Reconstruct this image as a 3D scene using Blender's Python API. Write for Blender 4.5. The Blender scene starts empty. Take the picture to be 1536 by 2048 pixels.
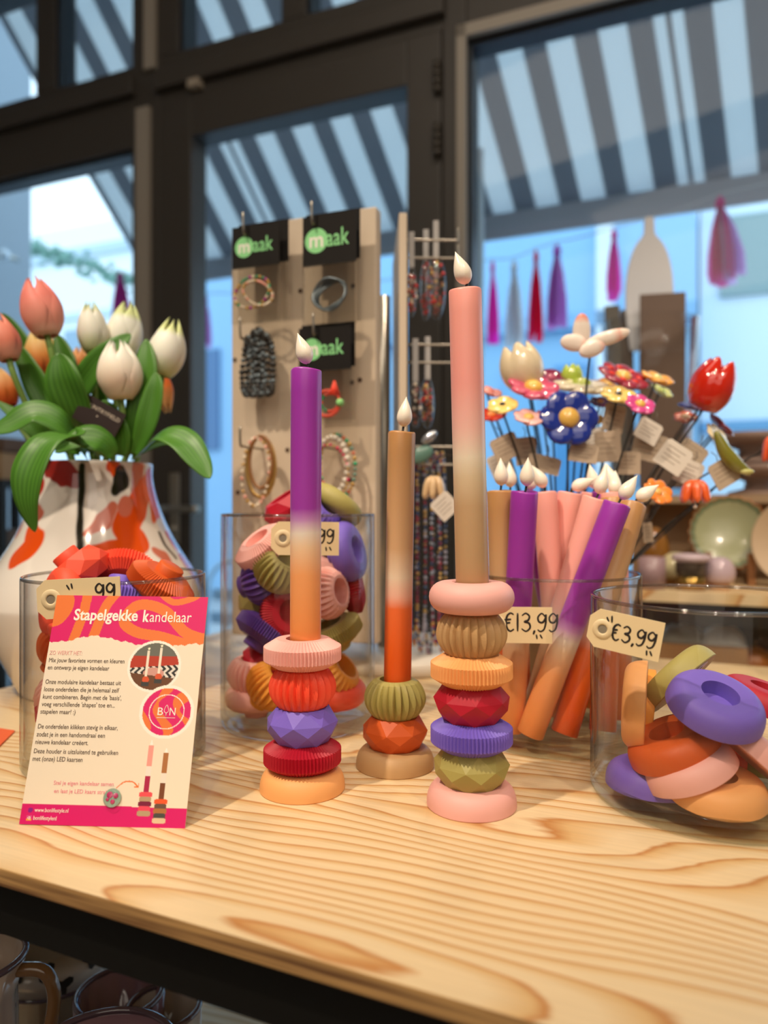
import bpy, math, random
import numpy as np
from mathutils import Vector as V, Matrix as MX

S = bpy.context.scene
COL = S.collection
PI = math.pi
F = 1460.0            # focal length in pixels of the 1536x2048 frame
CX, CY = 768.0, 1012.0  # principal column and horizon row
T = 0.90              # table top height
ZC = T + 0.212        # camera height

# ---------------------------------------------------------------- camera, world, lights
cam = bpy.data.cameras.new('camera')
cam.sensor_fit = 'VERTICAL'; cam.sensor_height = 36.0; cam.sensor_width = 27.0
cam.lens = F / 2048 * 36.0
cam.shift_y = -12 / 2048
cam.clip_start = 0.02; cam.clip_end = 200
cam.dof.use_dof = True; cam.dof.focus_distance = 0.535; cam.dof.aperture_fstop = 3.6
camo = bpy.data.objects.new('camera', cam); COL.objects.link(camo)
camo.location = (0, 0, ZC); camo.rotation_euler = (PI / 2, 0, 0)
S.camera = camo

w = bpy.data.worlds.new('sky'); S.world = w; w.use_nodes = True
bg = w.node_tree.nodes['Background']
bg.inputs[0].default_value = (0.66, 0.86, 1.0, 1); bg.inputs[1].default_value = 2.3

S.view_settings.view_transform = 'Standard'
S.view_settings.look = 'None'
S.view_settings.exposure = 0.0
S.view_settings.gamma = 1.0
S.view_settings.use_curve_mapping = False
S.cycles.max_bounces = 10
S.cycles.transparent_max_bounces = 24
S.cycles.sample_clamp_indirect = 6.0

def lamp(name, kind, loc, energy, col, aim=None, size=0.05, angle=70, blend=0.6):
    l = bpy.data.lights.new(name, kind); l.energy = energy; l.color = col
    if kind == 'SPOT':
        l.spot_size = math.radians(angle); l.spot_blend = blend; l.shadow_soft_size = size
    elif kind == 'AREA':
        l.shape = 'RECTANGLE'; l.size, l.size_y = size
    else:
        l.shadow_soft_size = size
    o = bpy.data.objects.new(name, l); COL.objects.link(o); o.location = loc
    if aim is not None:
        o.rotation_euler = (V(aim) - V(loc)).to_track_quat('-Z', 'Y').to_euler()
    o['kind'] = 'structure'
    return o
WARM = (1.0, 0.84, 0.655)
SPOTS = [((-0.75, -0.10, 2.75), 118, (0.03, 0.76, T)),
         ((0.55, -0.45, 2.75), 36, (0.15, 0.80, T)),
         ((-0.15, -0.55, 2.75), 24, (0.0, 0.86, T)),
         ((0.35, -0.75, 2.70), 46, (0.72, 1.28, T - .02)),
         ((0.15, 1.05, 2.75), 18, (0.1, 0.85, T)),
         ((0.75, 1.0, 2.75), 16, (0.3, 0.9, T)),
         ((0.95, 0.35, 2.75), 60, (0.62, 1.35, T + .15)),
         ((-1.0, 0.9, 2.75), 24, (-0.3, 0.85, T))]
for p, e, a in SPOTS:
    lamp('ceiling_spot_light', 'SPOT', p, e, WARM, a, 0.03, 38, 1.0)
lamp('added_fill_light', 'AREA', (0.2, -0.9, 2.85), 18, (1.0, 0.86, 0.70), (0.1, 0.2, 0), (2.2, 1.6))  # added soft fill standing for the ceiling's bounce, no real fitting

lamp('added_fill_light', 'AREA', (0.1, 0.75, 2.85), 8, (1.0, 0.86, 0.70), (0.2, 2.1, 1.5), (1.6, 0.6))  # added fill that lifts the dark window wall
lamp('added_fill_light', 'AREA', (-0.4, -1.9, 2.4), 15, (1.0, 0.88, 0.74), (-0.1, 0.6, 0.6), (2.4, 1.6))  # added fill behind the camera, brightens the shelf under the table

# ---------------------------------------------------------------- helpers
def at(px, py, Y):
    return V(((px - CX) / F * Y, Y, ZC - (py - CY) / F * Y))
def tab(px, py):
    return at(px, py, 0.212 * F / (py - CY))
def lin(h):
    if isinstance(h, str):
        c = [int(h[i:i + 2], 16) / 255 for i in (0, 2, 4)]
    else:
        c = list(h)
    return tuple(x / 12.92 if x <= 0.04045 else ((x + 0.055) / 1.055) ** 2.4 for x in c)

MATS = {}
def mat(name, col, rough=0.5, metal=0.0, spec=0.5, coat=0.0, emit=0.0, sss=0.0, bump=None):
    if name in MATS: return MATS[name]
    m = bpy.data.materials.new(name); m.use_nodes = True
    b = m.node_tree.nodes['Principled BSDF']
    c = lin(col)
    b.inputs['Base Color'].default_value = (*c, 1)
    b.inputs['Roughness'].default_value = rough
    b.inputs['Metallic'].default_value = metal
    b.inputs['Specular IOR Level'].default_value = spec
    b.inputs['Coat Weight'].default_value = coat
    if sss:
        b.inputs['Subsurface Weight'].default_value = sss
        b.inputs['Subsurface Scale'].default_value = 0.01
    if emit:
        b.inputs['Emission Color'].default_value = (*c, 1)
        b.inputs['Emission Strength'].default_value = emit
    if bump:
        nt = m.node_tree
        tc = nt.nodes.new('ShaderNodeTexCoord')
        n = nt.nodes.new('ShaderNodeTexNoise'); n.inputs['Scale'].default_value = bump[0]
        bp = nt.nodes.new('ShaderNodeBump'); bp.inputs['Strength'].default_value = bump[1]
        bp.inputs['Distance'].default_value = 0.001
        nt.links.new(tc.outputs['Object'], n.inputs['Vector'])
        nt.links.new(n.outputs['Fac'], bp.inputs['Height'])
        nt.links.new(bp.outputs['Normal'], b.inputs['Normal'])
    MATS[name] = m
    return m

def plastic(name, col):
    """3D-printed plastic: fine horizontal print layers."""
    if name in MATS: return MATS[name]
    m = mat(name, col, 0.48, spec=0.35)
    nt = m.node_tree; b = nt.nodes['Principled BSDF']
    tc = nt.nodes.new('ShaderNodeTexCoord')
    wv = nt.nodes.new('ShaderNodeTexWave'); wv.bands_direction = 'Z'; wv.inputs['Scale'].default_value = 700
    wv.inputs['Distortion'].default_value = 0.3
    bp = nt.nodes.new('ShaderNodeBump'); bp.inputs['Strength'].default_value = 0.10; bp.inputs['Distance'].default_value = 0.0006
    nt.links.new(tc.outputs['Object'], wv.inputs['Vector'])
    nt.links.new(wv.outputs['Fac'], bp.inputs['Height'])
    nt.links.new(bp.outputs['Normal'], b.inputs['Normal'])
    return m

def ramp_mat(name, axis, stops, rough=0.35, scale=1.0, spec=0.5, noise=0.0, sss=0.0):
    """Dyed material: colour runs along one object axis (0..1 after scale)."""
    if name in MATS: return MATS[name]
    m = mat(name, stops[0][1], rough, spec=spec, sss=sss)
    nt = m.node_tree; b = nt.nodes['Principled BSDF']
    tc = nt.nodes.new('ShaderNodeTexCoord'); sp = nt.nodes.new('ShaderNodeSeparateXYZ')
    nt.links.new(tc.outputs['Object'], sp.inputs[0])
    mu = nt.nodes.new('ShaderNodeMath'); mu.operation = 'MULTIPLY'; mu.inputs[1].default_value = scale
    nt.links.new(sp.outputs['XYZ'.index(axis)], mu.inputs[0])
    src = mu.outputs[0]
    if noise:
        n = nt.nodes.new('ShaderNodeTexNoise'); n.inputs['Scale'].default_value = 45
        nt.links.new(tc.outputs['Object'], n.inputs['Vector'])
        m2 = nt.nodes.new('ShaderNodeMath'); m2.operation = 'MULTIPLY_ADD'; m2.inputs[1].default_value = noise
        nt.links.new(n.outputs['Fac'], m2.inputs[0]); nt.links.new(src, m2.inputs[2]); src = m2.outputs[0]
    r = nt.nodes.new('ShaderNodeValToRGB'); el = r.color_ramp.elements
    while len(el) < len(stops): el.new(0.5)
    for e, (p, c) in zip(el, stops):
        e.position = p; e.color = (*lin(c), 1)
    nt.links.new(src, r.inputs[0]); nt.links.new(r.outputs[0], b.inputs['Base Color'])
    return m

def vcol_mat(name, rough=0.4, spec=0.5, coat=0.0):
    if name in MATS: return MATS[name]
    m = mat(name, (1, 1, 1), rough, spec=spec, coat=coat)
    nt = m.node_tree; a = nt.nodes.new('ShaderNodeAttribute'); a.attribute_name = 'paint'
    nt.links.new(a.outputs['Color'], nt.nodes['Principled BSDF'].inputs['Base Color'])
    return m

def thin_glass(name, tint=(1, 1, 1), edge=(0.55, 0.55, 0.55), refl=1.0, base=0.03):
    if name in MATS: return MATS[name]
    m = bpy.data.materials.new(name); m.use_nodes = True; nt = m.node_tree; nt.nodes.clear()
    out = nt.nodes.new('ShaderNodeOutputMaterial')
    lw = nt.nodes.new('ShaderNodeLayerWeight'); lw.inputs['Blend'].default_value = 0.5
    pw = nt.nodes.new('ShaderNodeMath'); pw.operation = 'POWER'; pw.inputs[1].default_value = 4.0
    nt.links.new(lw.outputs['Facing'], pw.inputs[0])
    ma = nt.nodes.new('ShaderNodeMath'); ma.operation = 'MULTIPLY_ADD'; ma.inputs[1].default_value = 0.75 * refl; ma.inputs[2].default_value = base
    nt.links.new(pw.outputs[0], ma.inputs[0])
    mixc = nt.nodes.new('ShaderNodeMix'); mixc.data_type = 'RGBA'
    mixc.inputs['A'].default_value = (*tint, 1); mixc.inputs['B'].default_value = (*edge, 1)
    nt.links.new(pw.outputs[0], mixc.inputs['Factor'])
    tr = nt.nodes.new('ShaderNodeBsdfTransparent'); nt.links.new(mixc.outputs['Result'], tr.inputs[0])
    gl = nt.nodes.new('ShaderNodeBsdfGlossy'); gl.inputs['Roughness'].default_value = 0.02
    mx = nt.nodes.new('ShaderNodeMixShader')
    nt.links.new(ma.outputs[0], mx.inputs[0]); nt.links.new(tr.outputs[0], mx.inputs[1]); nt.links.new(gl.outputs[0], mx.inputs[2])
    nt.links.new(mx.outputs[0], out.inputs[0])
    MATS[name] = m
    return m

def thick_glass(name, col=(1, 1, 1), share=0.5):
    if name in MATS: return MATS[name]
    m = bpy.data.materials.new(name); m.use_nodes = True; nt = m.node_tree; nt.nodes.clear()
    out = nt.nodes.new('ShaderNodeOutputMaterial')
    g = nt.nodes.new('ShaderNodeBsdfGlass'); g.inputs['Color'].default_value = (*col, 1); g.inputs['IOR'].default_value = 1.48
    g.inputs['Roughness'].default_value = 0.01
    tr = nt.nodes.new('ShaderNodeBsdfTransparent'); tr.inputs[0].default_value = (*col, 1)
    mx = nt.nodes.new('ShaderNodeMixShader'); mx.inputs[0].default_value = share
    nt.links.new(tr.outputs[0], mx.inputs[1]); nt.links.new(g.outputs[0], mx.inputs[2]); nt.links.new(mx.outputs[0], out.inputs[0])
    MATS[name] = m
    return m

class MB:
    def __init__(s): s.v = []; s.f = []; s.m = []; s.sm = []
    def add(s, vs, fs, m=0, smooth=True, M=None):
        o = len(s.v)
        s.v += [tuple(M @ V(p)) if M is not None else tuple(p) for p in vs]
        for f in fs:
            s.f.append([i + o for i in f]); s.m.append(m); s.sm.append(smooth)
        return s
    def box(s, lo, hi, m=0, M=None):
        x0, y0, z0 = lo; x1, y1, z1 = hi
        vs = [(x0, y0, z0), (x1, y0, z0), (x1, y1, z0), (x0, y1, z0), (x0, y0, z1), (x1, y0, z1), (x1, y1, z1), (x0, y1, z1)]
        return s.add(vs, [(0, 3, 2, 1), (4, 5, 6, 7), (0, 1, 5, 4), (1, 2, 6, 5), (2, 3, 7, 6), (3, 0, 4, 7)], m, False, M)
    def rev(s, prof, n=48, rf=None, m=0, smooth=True, M=None):
        """Revolve (r,z) points; rf(r,z,theta)->(r,z) shapes ribs."""
        vs = []; fs = []; rings = []
        for (r, z) in prof:
            if r < 1e-7:
                rings.append([len(vs)]); vs.append((0, 0, z))
            else:
                ring = []
                for k in range(n):
                    a = 2 * PI * k / n
                    rr, zz = rf(r, z, a) if rf else (r, z)
                    ring.append(len(vs)); vs.append((rr * math.cos(a), rr * math.sin(a), zz))
                rings.append(ring)
        for A, B in zip(rings, rings[1:]):
            if len(A) == 1 and len(B) == 1: continue
            for k in range(n):
                j = (k + 1) % n
                if len(A) == 1: fs.append((A[0], B[j], B[k]))
                elif len(B) == 1: fs.append((A[k], A[j], B[0]))
                else: fs.append((A[k], A[j], B[j], B[k]))
        return s.add(vs, fs, m, smooth, M)
    def tube(s, pts, r, n=8, m=0, closed=False, M=None, flat=1.0):
        pts = [V(p) for p in pts]; L = len(pts); vs = []; fs = []
        rr = r if isinstance(r, (list, tuple)) else [r] * L
        up = V((0, 0, 1)); prev = None
        for i, p in enumerate(pts):
            t = (pts[(i + 1) % L] - pts[i - 1]) if closed else (pts[min(i + 1, L - 1)] - pts[max(i - 1, 0)])
            t = t.normalized() if t.length > 1e-9 else V((0, 0, 1))
            if prev is None:
                ref = up if abs(t.z) < 0.9 else V((1, 0, 0))
                a = t.cross(ref).normalized()
            else:
                a = prev - t * prev.dot(t)
                a = a.normalized() if a.length > 1e-6 else t.orthogonal().normalized()
            prev = a; b = t.cross(a)
            for k in range(n):
                q = 2 * PI * k / n
                vs.append(p + a * (rr[i] * math.cos(q)) + b * (rr[i] * flat * math.sin(q)))
        for i in range(L if closed else L - 1):
            j = (i + 1) % L
            for k in range(n):
                h = (k + 1) % n
                fs.append((i * n + k, i * n + h, j * n + h, j * n + k))
        if not closed:
            fs.append(tuple(range(n - 1, -1, -1))); fs.append(tuple((L - 1) * n + k for k in range(n)))
        return s.add(vs, fs, m, True, M)
    def ball(s, c, r, n=12, k=8, m=0, M=None):
        if not isinstance(r, (tuple, list)): r = (r, r, r)
        pr = [(math.sin(PI * i / k), -math.cos(PI * i / k)) for i in range(k + 1)]
        pr[0] = (0, -1); pr[-1] = (0, 1)
        A = MX.Translation(V(c)) @ MX.Diagonal((r[0], r[1], r[2], 1))
        return s.rev(pr, n, None, m, True, (M @ A) if M is not None else A)
    def disc(s, poly, z0, z1, m=0, M=None):
        n = len(poly)
        vs = [(x, y, z0) for x, y in poly] + [(x, y, z1) for x, y in poly]
        fs = [tuple(range(n - 1, -1, -1)), tuple(range(n, 2 * n))] + [(i, (i + 1) % n, n + (i + 1) % n, n + i) for i in range(n)]
        return s.add(vs, fs, m, False, M)
    def mesh(s, name, mats):
        me = bpy.data.meshes.new(name)
        me.from_pydata([tuple(v) for v in s.v], [], s.f)
        for x in (mats if isinstance(mats, (list, tuple)) else [mats]): me.materials.append(x)
        me.polygons.foreach_set('material_index', s.m)
        me.polygons.foreach_set('use_smooth', s.sm)
        me.update()
        return me
    def build(s, name, mats, parent=None, M=None):
        return link(name, s.mesh(name, mats), parent, M)

def link(name, me, parent=None, M=None):
    o = bpy.data.objects.new(name, me); COL.objects.link(o)
    if parent is not None: o.parent = parent
    if M is not None: o.matrix_local = M
    return o
def tag(o, label, cat, group=None, kind=None):
    o['label'] = label; o['category'] = cat
    if group: o['group'] = group
    if kind: o['kind'] = kind
    return o
def thing(name, label, cat, M=None, group=None):
    o = bpy.data.objects.new(name, None); COL.objects.link(o); o.empty_display_size = 0.02
    if M is not None: o.matrix_local = M if isinstance(M, MX) else MX.Translation(V(M))
    return tag(o, label, cat, group)
def struct(o):
    o['kind'] = 'structure'; return o
def bevel(o, wd, seg=2):
    b = o.modifiers.new('bevel', 'BEVEL'); b.width = wd; b.segments = seg; b.limit_method = 'ANGLE'
    return o
def frame(p, z, x=None):
    """Matrix whose local z is the given axis."""
    z = V(z).normalized()
    ref = V(x) if x is not None else (V((0, 0, 1)) if abs(z.z) < 0.95 else V((1, 0, 0)))
    if x is not None:
        xx = (ref - z * ref.dot(z)).normalized()
    else:
        xx = ref.cross(z).normalized()
    yy = z.cross(xx)
    M = MX((xx, yy, z)).transposed().to_4x4()
    M.translation = V(p)
    return M
def crom(P, n=8, closed=False):
    P = [V(p) for p in P]; out = []; L = len(P)
    for i in range(L if closed else L - 1):
        a, b, c, d = (P[(i - 1) % L] if closed or i > 0 else P[0], P[i], P[(i + 1) % L], P[(i + 2) % L] if closed or i + 2 < L else P[-1])
        for k in range(n):
            t = k / n
            out.append(0.5 * ((2 * b) + (c - a) * t + (2 * a - 5 * b + 4 * c - d) * t * t + (3 * b - a - 3 * c + d) * t ** 3))
    if not closed: out.append(P[-1])
    return out

def text_mesh(name, body, size, m, parent, M, bold=0.0, width=None, align='LEFT', depth=0.00006, spacing=1.0):
    cu = bpy.data.curves.new(name, 'FONT'); cu.body = body; cu.size = size; cu.align_x = align
    cu.extrude = depth; cu.offset = bold; cu.space_character = spacing; cu.resolution_u = 3
    o = bpy.data.objects.new('tmp', cu); COL.objects.link(o)
    dg = bpy.context.evaluated_depsgraph_get()
    me = bpy.data.meshes.new_from_object(o.evaluated_get(dg))
    bpy.data.objects.remove(o); bpy.data.curves.remove(cu)
    me.name = name; me.materials.clear(); me.materials.append(m)
    if width and len(me.vertices):
        xs = [v.co.x for v in me.vertices]; lo, hi = min(xs), max(xs); k = width / max(hi - lo, 1e-6)
        for v in me.vertices: v.co.x = (v.co.x - lo) * k - (width / 2 if align == 'CENTER' else 0)
    return link(name, me, parent, M)

# handwritten glyph strokes on a unit-high box (x to the right, y up)
GL = {'E': [[(.62, .92), (.45, 1.0), (.27, .85), (.2, .5), (.27, .14), (.45, 0), (.64, .12)], [(.02, .6), (.48, .66)], [(.02, .42), (.44, .47)]],
      '1': [[(.12, 1.0), (.12, 0)]],
      '3': [[(.08, .86), (.28, 1.0), (.48, .84), (.42, .62), (.22, .53), (.46, .45), (.52, .2), (.3, 0), (.06, .14)]],
      '9': [[(.46, .82), (.28, 1.0), (.08, .8), (.12, .55), (.32, .5), (.48, .72), (.5, .95), (.5, .5), (.4, .12), (.2, .0), (.06, .1)]],
      ',': [[(.16, .06), (.08, -.16)]], '|': [[(.0, .16), (.03, -.04)]], '\\': [[(.0, .16), (.1, -.02)]]}
ADV = {'E': .72, '1': .28, '3': .62, '9': .62, ',': .26, ' ': .1}
def ink(mb, body, x, y, h, r, z):
    for ch in body:
        for st in GL.get(ch, []):
            P = crom([(x + a * h, y + b * h, z) for a, b in st], 5)
            n = len(P)
            mb.tube(P, [r * (0.62 + 0.5 * math.sin(PI * min(1, (i + 0.6) / n))) for i in range(n)], 6, flat=0.35)
        x += ADV.get(ch, .2) * h
    return x

def price_tag(label, M, body, wd, ht, textx, texth, texty, group, ticks=()):
    """Manila tag with cut corners, reinforced hole and inked price; local x right, y up, z towards the viewer."""
    c = 0.22 * ht
    root = thing('price_tag', label, 'price tag', M, group)
    t = 0.0005; hw, hh = wd / 2, ht / 2
    poly = [(-hw + c, -hh), (hw, -hh), (hw, hh), (-hw + c, hh), (-hw, hh - c), (-hw, -hh + c)]
    MB().disc(poly, -t, t).build('card', mat('manila_card', 'ecd3a4', 0.75), root)
    hx = -hw + ht * 0.36
    k = MB(); ro, ri = ht * 0.26, ht * 0.115
    k.rev([(ri, t), (ri, t + .0006), (ri * 1.3, t + .0009), (ro * .9, t + .0007), (ro, t)], 32)
    k.build('hole_reinforcement', mat('manila_ring', 'e9d2a6', 0.5), root, MX.Translation((hx, 0, 0)))
    MB().rev([(0, t + .0003), (ri, t + .0003)], 24).build('hole', mat('tag_hole', '8a7f6c', 0.6), root, MX.Translation((hx, 0, 0)))
    i = MB(); ink(i, body, textx, texty, texth, ht * 0.026, t + .0002)
    for (ch, x, y, sc) in ticks: ink(i, ch, x, y, sc, ht * 0.02, t + .0002)
    i.build('lettering', mat('marker_ink', '241c18', 0.6), root)
    return root
# ---------------------------------------------------------------- setting: floor, walls, ceiling, glazed front
WA = math.radians(22.5)
U = V((math.cos(WA), -math.sin(WA), 0)); N = V((math.sin(WA), math.cos(WA), 0)); O = V((-0.242, 2.1, 0))
WM = MX((U, N, V((0, 0, 1)))).transposed().to_4x4(); WM.translation = O   # wall space: s, n, z
def ws(px, n=0.0):
    k = (px - CX) / F; p = O + N * n
    return (k * p.y - p.x) / (U.x - k * U.y)
def wz(px, py, n=0.0):
    s = ws(px, n); y = (O + N * n + U * s).y
    return ZC - (py - CY) / F * y
M_frame = mat('anthracite_frame', '433e39', 0.45)
M_trim = mat('pale_trim', 'a1988c', 0.5)
M_plaster = mat('warm_plaster', 'cdbfae', 0.85)
M_glass = thin_glass('window_glass', (0.94, 0.97, 0.985), (0.6, 0.65, 0.7), 0.8, 0.02)

def floor_mat():
    m = mat('floor_concrete', '8a8177', 0.6)
    return m
S0, S1, DEP, H = -2.6, 3.3, 4.6, 2.95
struct(MB().box((S0, -DEP, -0.1), (S1, 0.0, 0.0)).build('floor', floor_mat(), None, WM))
struct(MB().box((S0, -DEP, H), (S1, 0.0, H + .1)).build('ceiling', mat('ceiling_paint', 'b8aea2', 0.9), None, WM))
struct(MB().box((S0 - .1, -DEP, 0), (S0, 0.05, H)).build('wall_left', M_plaster, None, WM))
struct(MB().box((S1, -DEP, 0), (S1 + .1, 0.05, H)).build('wall_right', M_plaster, None, WM))
struct(MB().box((S0 - .1, -DEP - .1, 0), (S1 + .1, -DEP, H)).build('wall_back', M_plaster, None, WM))

s_m0, s_m1 = ws(93), ws(130)          # small mullion of the fanlights
s_p0, s_p1 = ws(284), ws(338)         # main post
s_d0, s_g0 = ws(340), ws(402)         # door stile and its glass
s_g1, s_d1 = ws(826), ws(895)
s_r0 = ws(942)                        # side light glass
z_u = (wz(125, 191) + wz(294, 150)) / 2      # bottom of fanlights
z_l = (wz(56, 361) + wz(169, 336)) / 2       # top of left window glass
z_g = (wz(404, 283) + wz(822, 195)) / 2      # top of door glass
z_dt = (wz(340, 214) + wz(700, 140)) / 2     # top of door leaf
z_r = (wz(954, 95) + wz(1306, 8)) / 2        # top of side light
z_u2 = (wz(385, 112) + wz(570, 70)) / 2
s_u0, s_u1, s_u2, s_u3 = ws(375), ws(580), ws(626), ws(860)
# fixed frame members round the openings
fr = MB()
A, B = -0.045, 0.05
for lo, hi in [((S0, A, 0), (ws(-260), B, H)), ((s_p0, A, 0), (s_p1, B, H)), ((s_d1, A, 0), (s_r0, B, H)),
               ((ws(-260), A, z_l), (s_p0, B, z_u)), ((s_p1, A, z_dt), (s_d1, B, z_u2)),
               ((s_r0, A, z_r), (S1, B, H)), ((ws(-260), A, H - .08), (s_d1, B, H)), ((S1 - .15, A, 0), (S1, B, z_r)),
               ((s_m0, A, z_u), (s_m1, B, H)), ((s_u1, A, z_u2), (s_u2, B, H)), ((s_p1, A, z_u2), (s_u0, B, H)),
               ((ws(-260), A, 0), (s_p0, B, .12)), ((s_r0, A, 0), (S1, B, .12)), ((s_u3, A, z_u2), (s_d1, B, H))]:
    fr.box(lo, hi)
struct(bevel(fr.build('wall_front', M_frame, None, WM), 0.004))
# raised bars on the transom and the pale trims
tr = MB()
tr.box((ws(-260), -.075, z_u - .10), (s_p0 + .02, -.045, z_u - .045)); tr.box((s_p1, -.075, z_u2 - .115), (s_d1 + .01, -.045, z_u2 - .06))
struct(bevel(tr.build('trim_1', M_frame, None, WM), 0.004))
struct(MB().box((ws(313), -.06, z_u - .03), (ws(333), -.045, H)).build('trim_2', M_trim, None, WM))
struct(MB().box((ws(297), -.06, .1), (ws(322), -.045, z_l + .11)).build('trim_3', M_trim, None, WM))
k = MB(); k.box((ws(926), -.06, .1), (ws(944), -.045, z_r + .03)); k.box((ws(926), -.06, z_r), (S1, -.045, z_r + .03))
struct(k.build('trim_4', M_trim, None, WM))
def window(n, s0, s1, z0, z1, fw=0.02):
    f = MB()
    f.box((s0, -.03, z0), (s0 + fw, .03, z1)); f.box((s1 - fw, -.03, z0), (s1, .03, z1))
    f.box((s0 + fw, -.03, z0), (s1 - fw, .03, z0 + fw)); f.box((s0 + fw, -.03, z1 - fw), (s1 - fw, .03, z1))
    o = struct(f.build('window_%d' % n, mat('dark_blue_rebate', '20262e', 0.4), None, WM))
    g = MB().box((s0 + fw * .5, -.004, z0 + fw * .5), (s1 - fw * .5, .004, z1 - fw * .5)).build('pane', M_glass, o)
    return o
window(1, ws(-260), s_p0, .12, z_l, .012)
window(2, ws(-260), s_m0, z_u, H - .08, .01)
window(3, s_m1, s_p0, z_u, H - .08, .01)
window(4, s_u0, s_u1, z_u2, H - .08, .01)
window(5, s_u2, s_u3, z_u2, H - .08, .01)
window(6, s_r0, S1 - .15, .12, z_r, .012)
# door leaf with glass, handle, hinges
df = MB()
df.box((s_d0, -.05, .02), (s_g0, .03, z_dt)); df.box((s_g1, -.05, .02), (s_d1 - .002, .03, z_dt))
df.box((s_g0, -.05, z_g), (s_g1, .03, z_dt)); df.box((s_g0, -.05, .02), (s_g1, .03, .16))
door = struct(bevel(df.build('door_1', M_frame, None, WM), 0.004))
MB().box((s_g0 - .01, -.004, .15), (s_g1 + .01, .004, z_g + .01)).build('pane', M_glass, door)
M_steel = mat('satin_steel', 'b9b2a6', 0.3, 0.9)
sh = ws(372); zh = wz(372, 1018)
h = MB(); h.box((sh - .018, -.058, zh - .11), (sh + .018, -.05, zh + .11))
hp = bevel(h.build('handle_plate', M_steel, door), .004)
MB().tube(crom([(sh, -.055, zh), (sh, -.10, zh), (sh + .02, -.115, zh), (sh + .13, -.115, zh)], 6), .011, 10).build('handle', M_steel, hp)
MB().tube([(sh, -.055, zh - .06), (sh, -.068, zh - .06)], .012, 12).build('lock_cylinder', M_steel, hp)
for y0, y1 in ((148, 210), (270, 333)):
    k = MB(); z1, z0 = wz(890, y0), wz(890, y1); s = ws(889)
    for i in range(4):
        k.tube([(s, -.062, z0 + (z1 - z0) * (i + .06) / 4), (s, -.062, z0 + (z1 - z0) * (i + .94) / 4)], .011, 12)
    k.build('hinge', mat('dark_hinge', '55504a', 0.4, 0.6), door)
k = MB(); s = ws(416); z = wz(416, 190)
k.box((s - .02, -.075, z - .012), (s + .02, -.05, z + .012)); k.tube([(s, -.06, z), (s, -.06, z + .06)], .008, 8)
k.build('door_stop', mat('beige_latch', 'a89c8c', 0.4), door)

# ---------------------------------------------------------------- outside: street, buildings, awning, garland
struct(MB().box((-22, 0.06, -0.16), (22, 26, -0.1)).build('ground', mat('street_paving', '9aa2a8', 0.8), None, WM))
def awning_mat():
    m = bpy.data.materials.new('striped_awning_canvas'); m.use_nodes = True; nt = m.node_tree; nt.nodes.clear()
    out = nt.nodes.new('ShaderNodeOutputMaterial'); tc = nt.nodes.new('ShaderNodeTexCoord'); sp = nt.nodes.new('ShaderNodeSeparateXYZ')
    nt.links.new(tc.outputs['Object'], sp.inputs[0])
    mu = nt.nodes.new('ShaderNodeMath'); mu.operation = 'MULTIPLY_ADD'; mu.inputs[1].default_value = 1 / AW_P; mu.inputs[2].default_value = AW_O
    nt.links.new(sp.outputs[0], mu.inputs[0])
    frn = nt.nodes.new('ShaderNodeMath'); frn.operation = 'FRACT'; nt.links.new(mu.outputs[0], frn.inputs[0])
    r = nt.nodes.new('ShaderNodeValToRGB'); r.color_ramp.interpolation = 'CONSTANT'; el = r.color_ramp.elements
    L_, D_ = (0.90, 0.93, 0.94, 1), (0.33, 0.35, 0.38, 1)
    st = []
    for i in range(5): st += [(i / 5, L_), (i / 5 + .104, D_)]
    st.append((.04, D_)); st.append((.062, L_)); st.sort(key=lambda x: x[0])
    while len(el) < len(st): el.new(0.5)
    for e, (p, c) in zip(el, st): e.position = p; e.color = c
    nt.links.new(frn.outputs[0], r.inputs[0])
    d = nt.nodes.new('ShaderNodeBsdfDiffuse'); t = nt.nodes.new('ShaderNodeBsdfTranslucent'); mx = nt.nodes.new('ShaderNodeMixShader'); mx.inputs[0].default_value = 0.5
    nt.links.new(r.outputs[0], d.inputs[0]); nt.links.new(r.outputs[0], t.inputs[0])
    nt.links.new(d.outputs[0], mx.inputs[1]); nt.links.new(t.outputs[0], mx.inputs[2]); nt.links.new(mx.outputs[0], out.inputs[0])
    return m
# awning: local x along the front bar, local y up the canvas
BN = 0.80                                   # the bar's distance out from the glass
bs0, bs1 = ws(292, BN), ws(1536, BN) + 1.6
bz = (wz(970, 451, BN) + wz(1459, 368, BN) + wz(330, 538, BN)) / 3
dirn = V((-0.678, -1.0, 1.447)).normalized()   # from the bar up to the wall, slightly askew
a_s = dirn.dot(U); a_n = dirn.dot(N); a_z = dirn.z
AWL = BN / -a_n
AW_P = 0.158 * 5
AW_O = 0.052 - (ws(1385, BN) - bs0) / AW_P
aw = thing('awning', 'grey and white striped fabric awning sloping over the shop front outside', 'awning', WM @ MX.Translation((bs0, BN, bz)))
nx, ny = 40, 12
vs = []; fs = []
for j in range(ny + 1):
    t = j / ny * AWL * 0.96
    for i in range(nx + 1):
        x = (bs1 - bs0) * i / nx
        sag = -0.018 * math.sin(PI * j / ny)
        vs.append((x, t, sag))
for j in range(ny):
    for i in range(nx):
        a = j * (nx + 1) + i; fs.append((a, a + 1, a + nx + 2, a + nx + 1))
me_pts = [(x + a_s * t, a_n * t, a_z * t + sg) for (x, t, sg) in vs]
mb = MB(); mb.add(me_pts, fs)
cme = mb.mesh('canvas', awning_mat())
at_ = cme.attributes.new('stripe', 'FLOAT', 'POINT')
at_.data.foreach_set('value', [v[0] for v in vs])
nt = cme.materials[0].node_tree
an = nt.nodes.new('ShaderNodeAttribute'); an.attribute_name = 'stripe'
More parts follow.
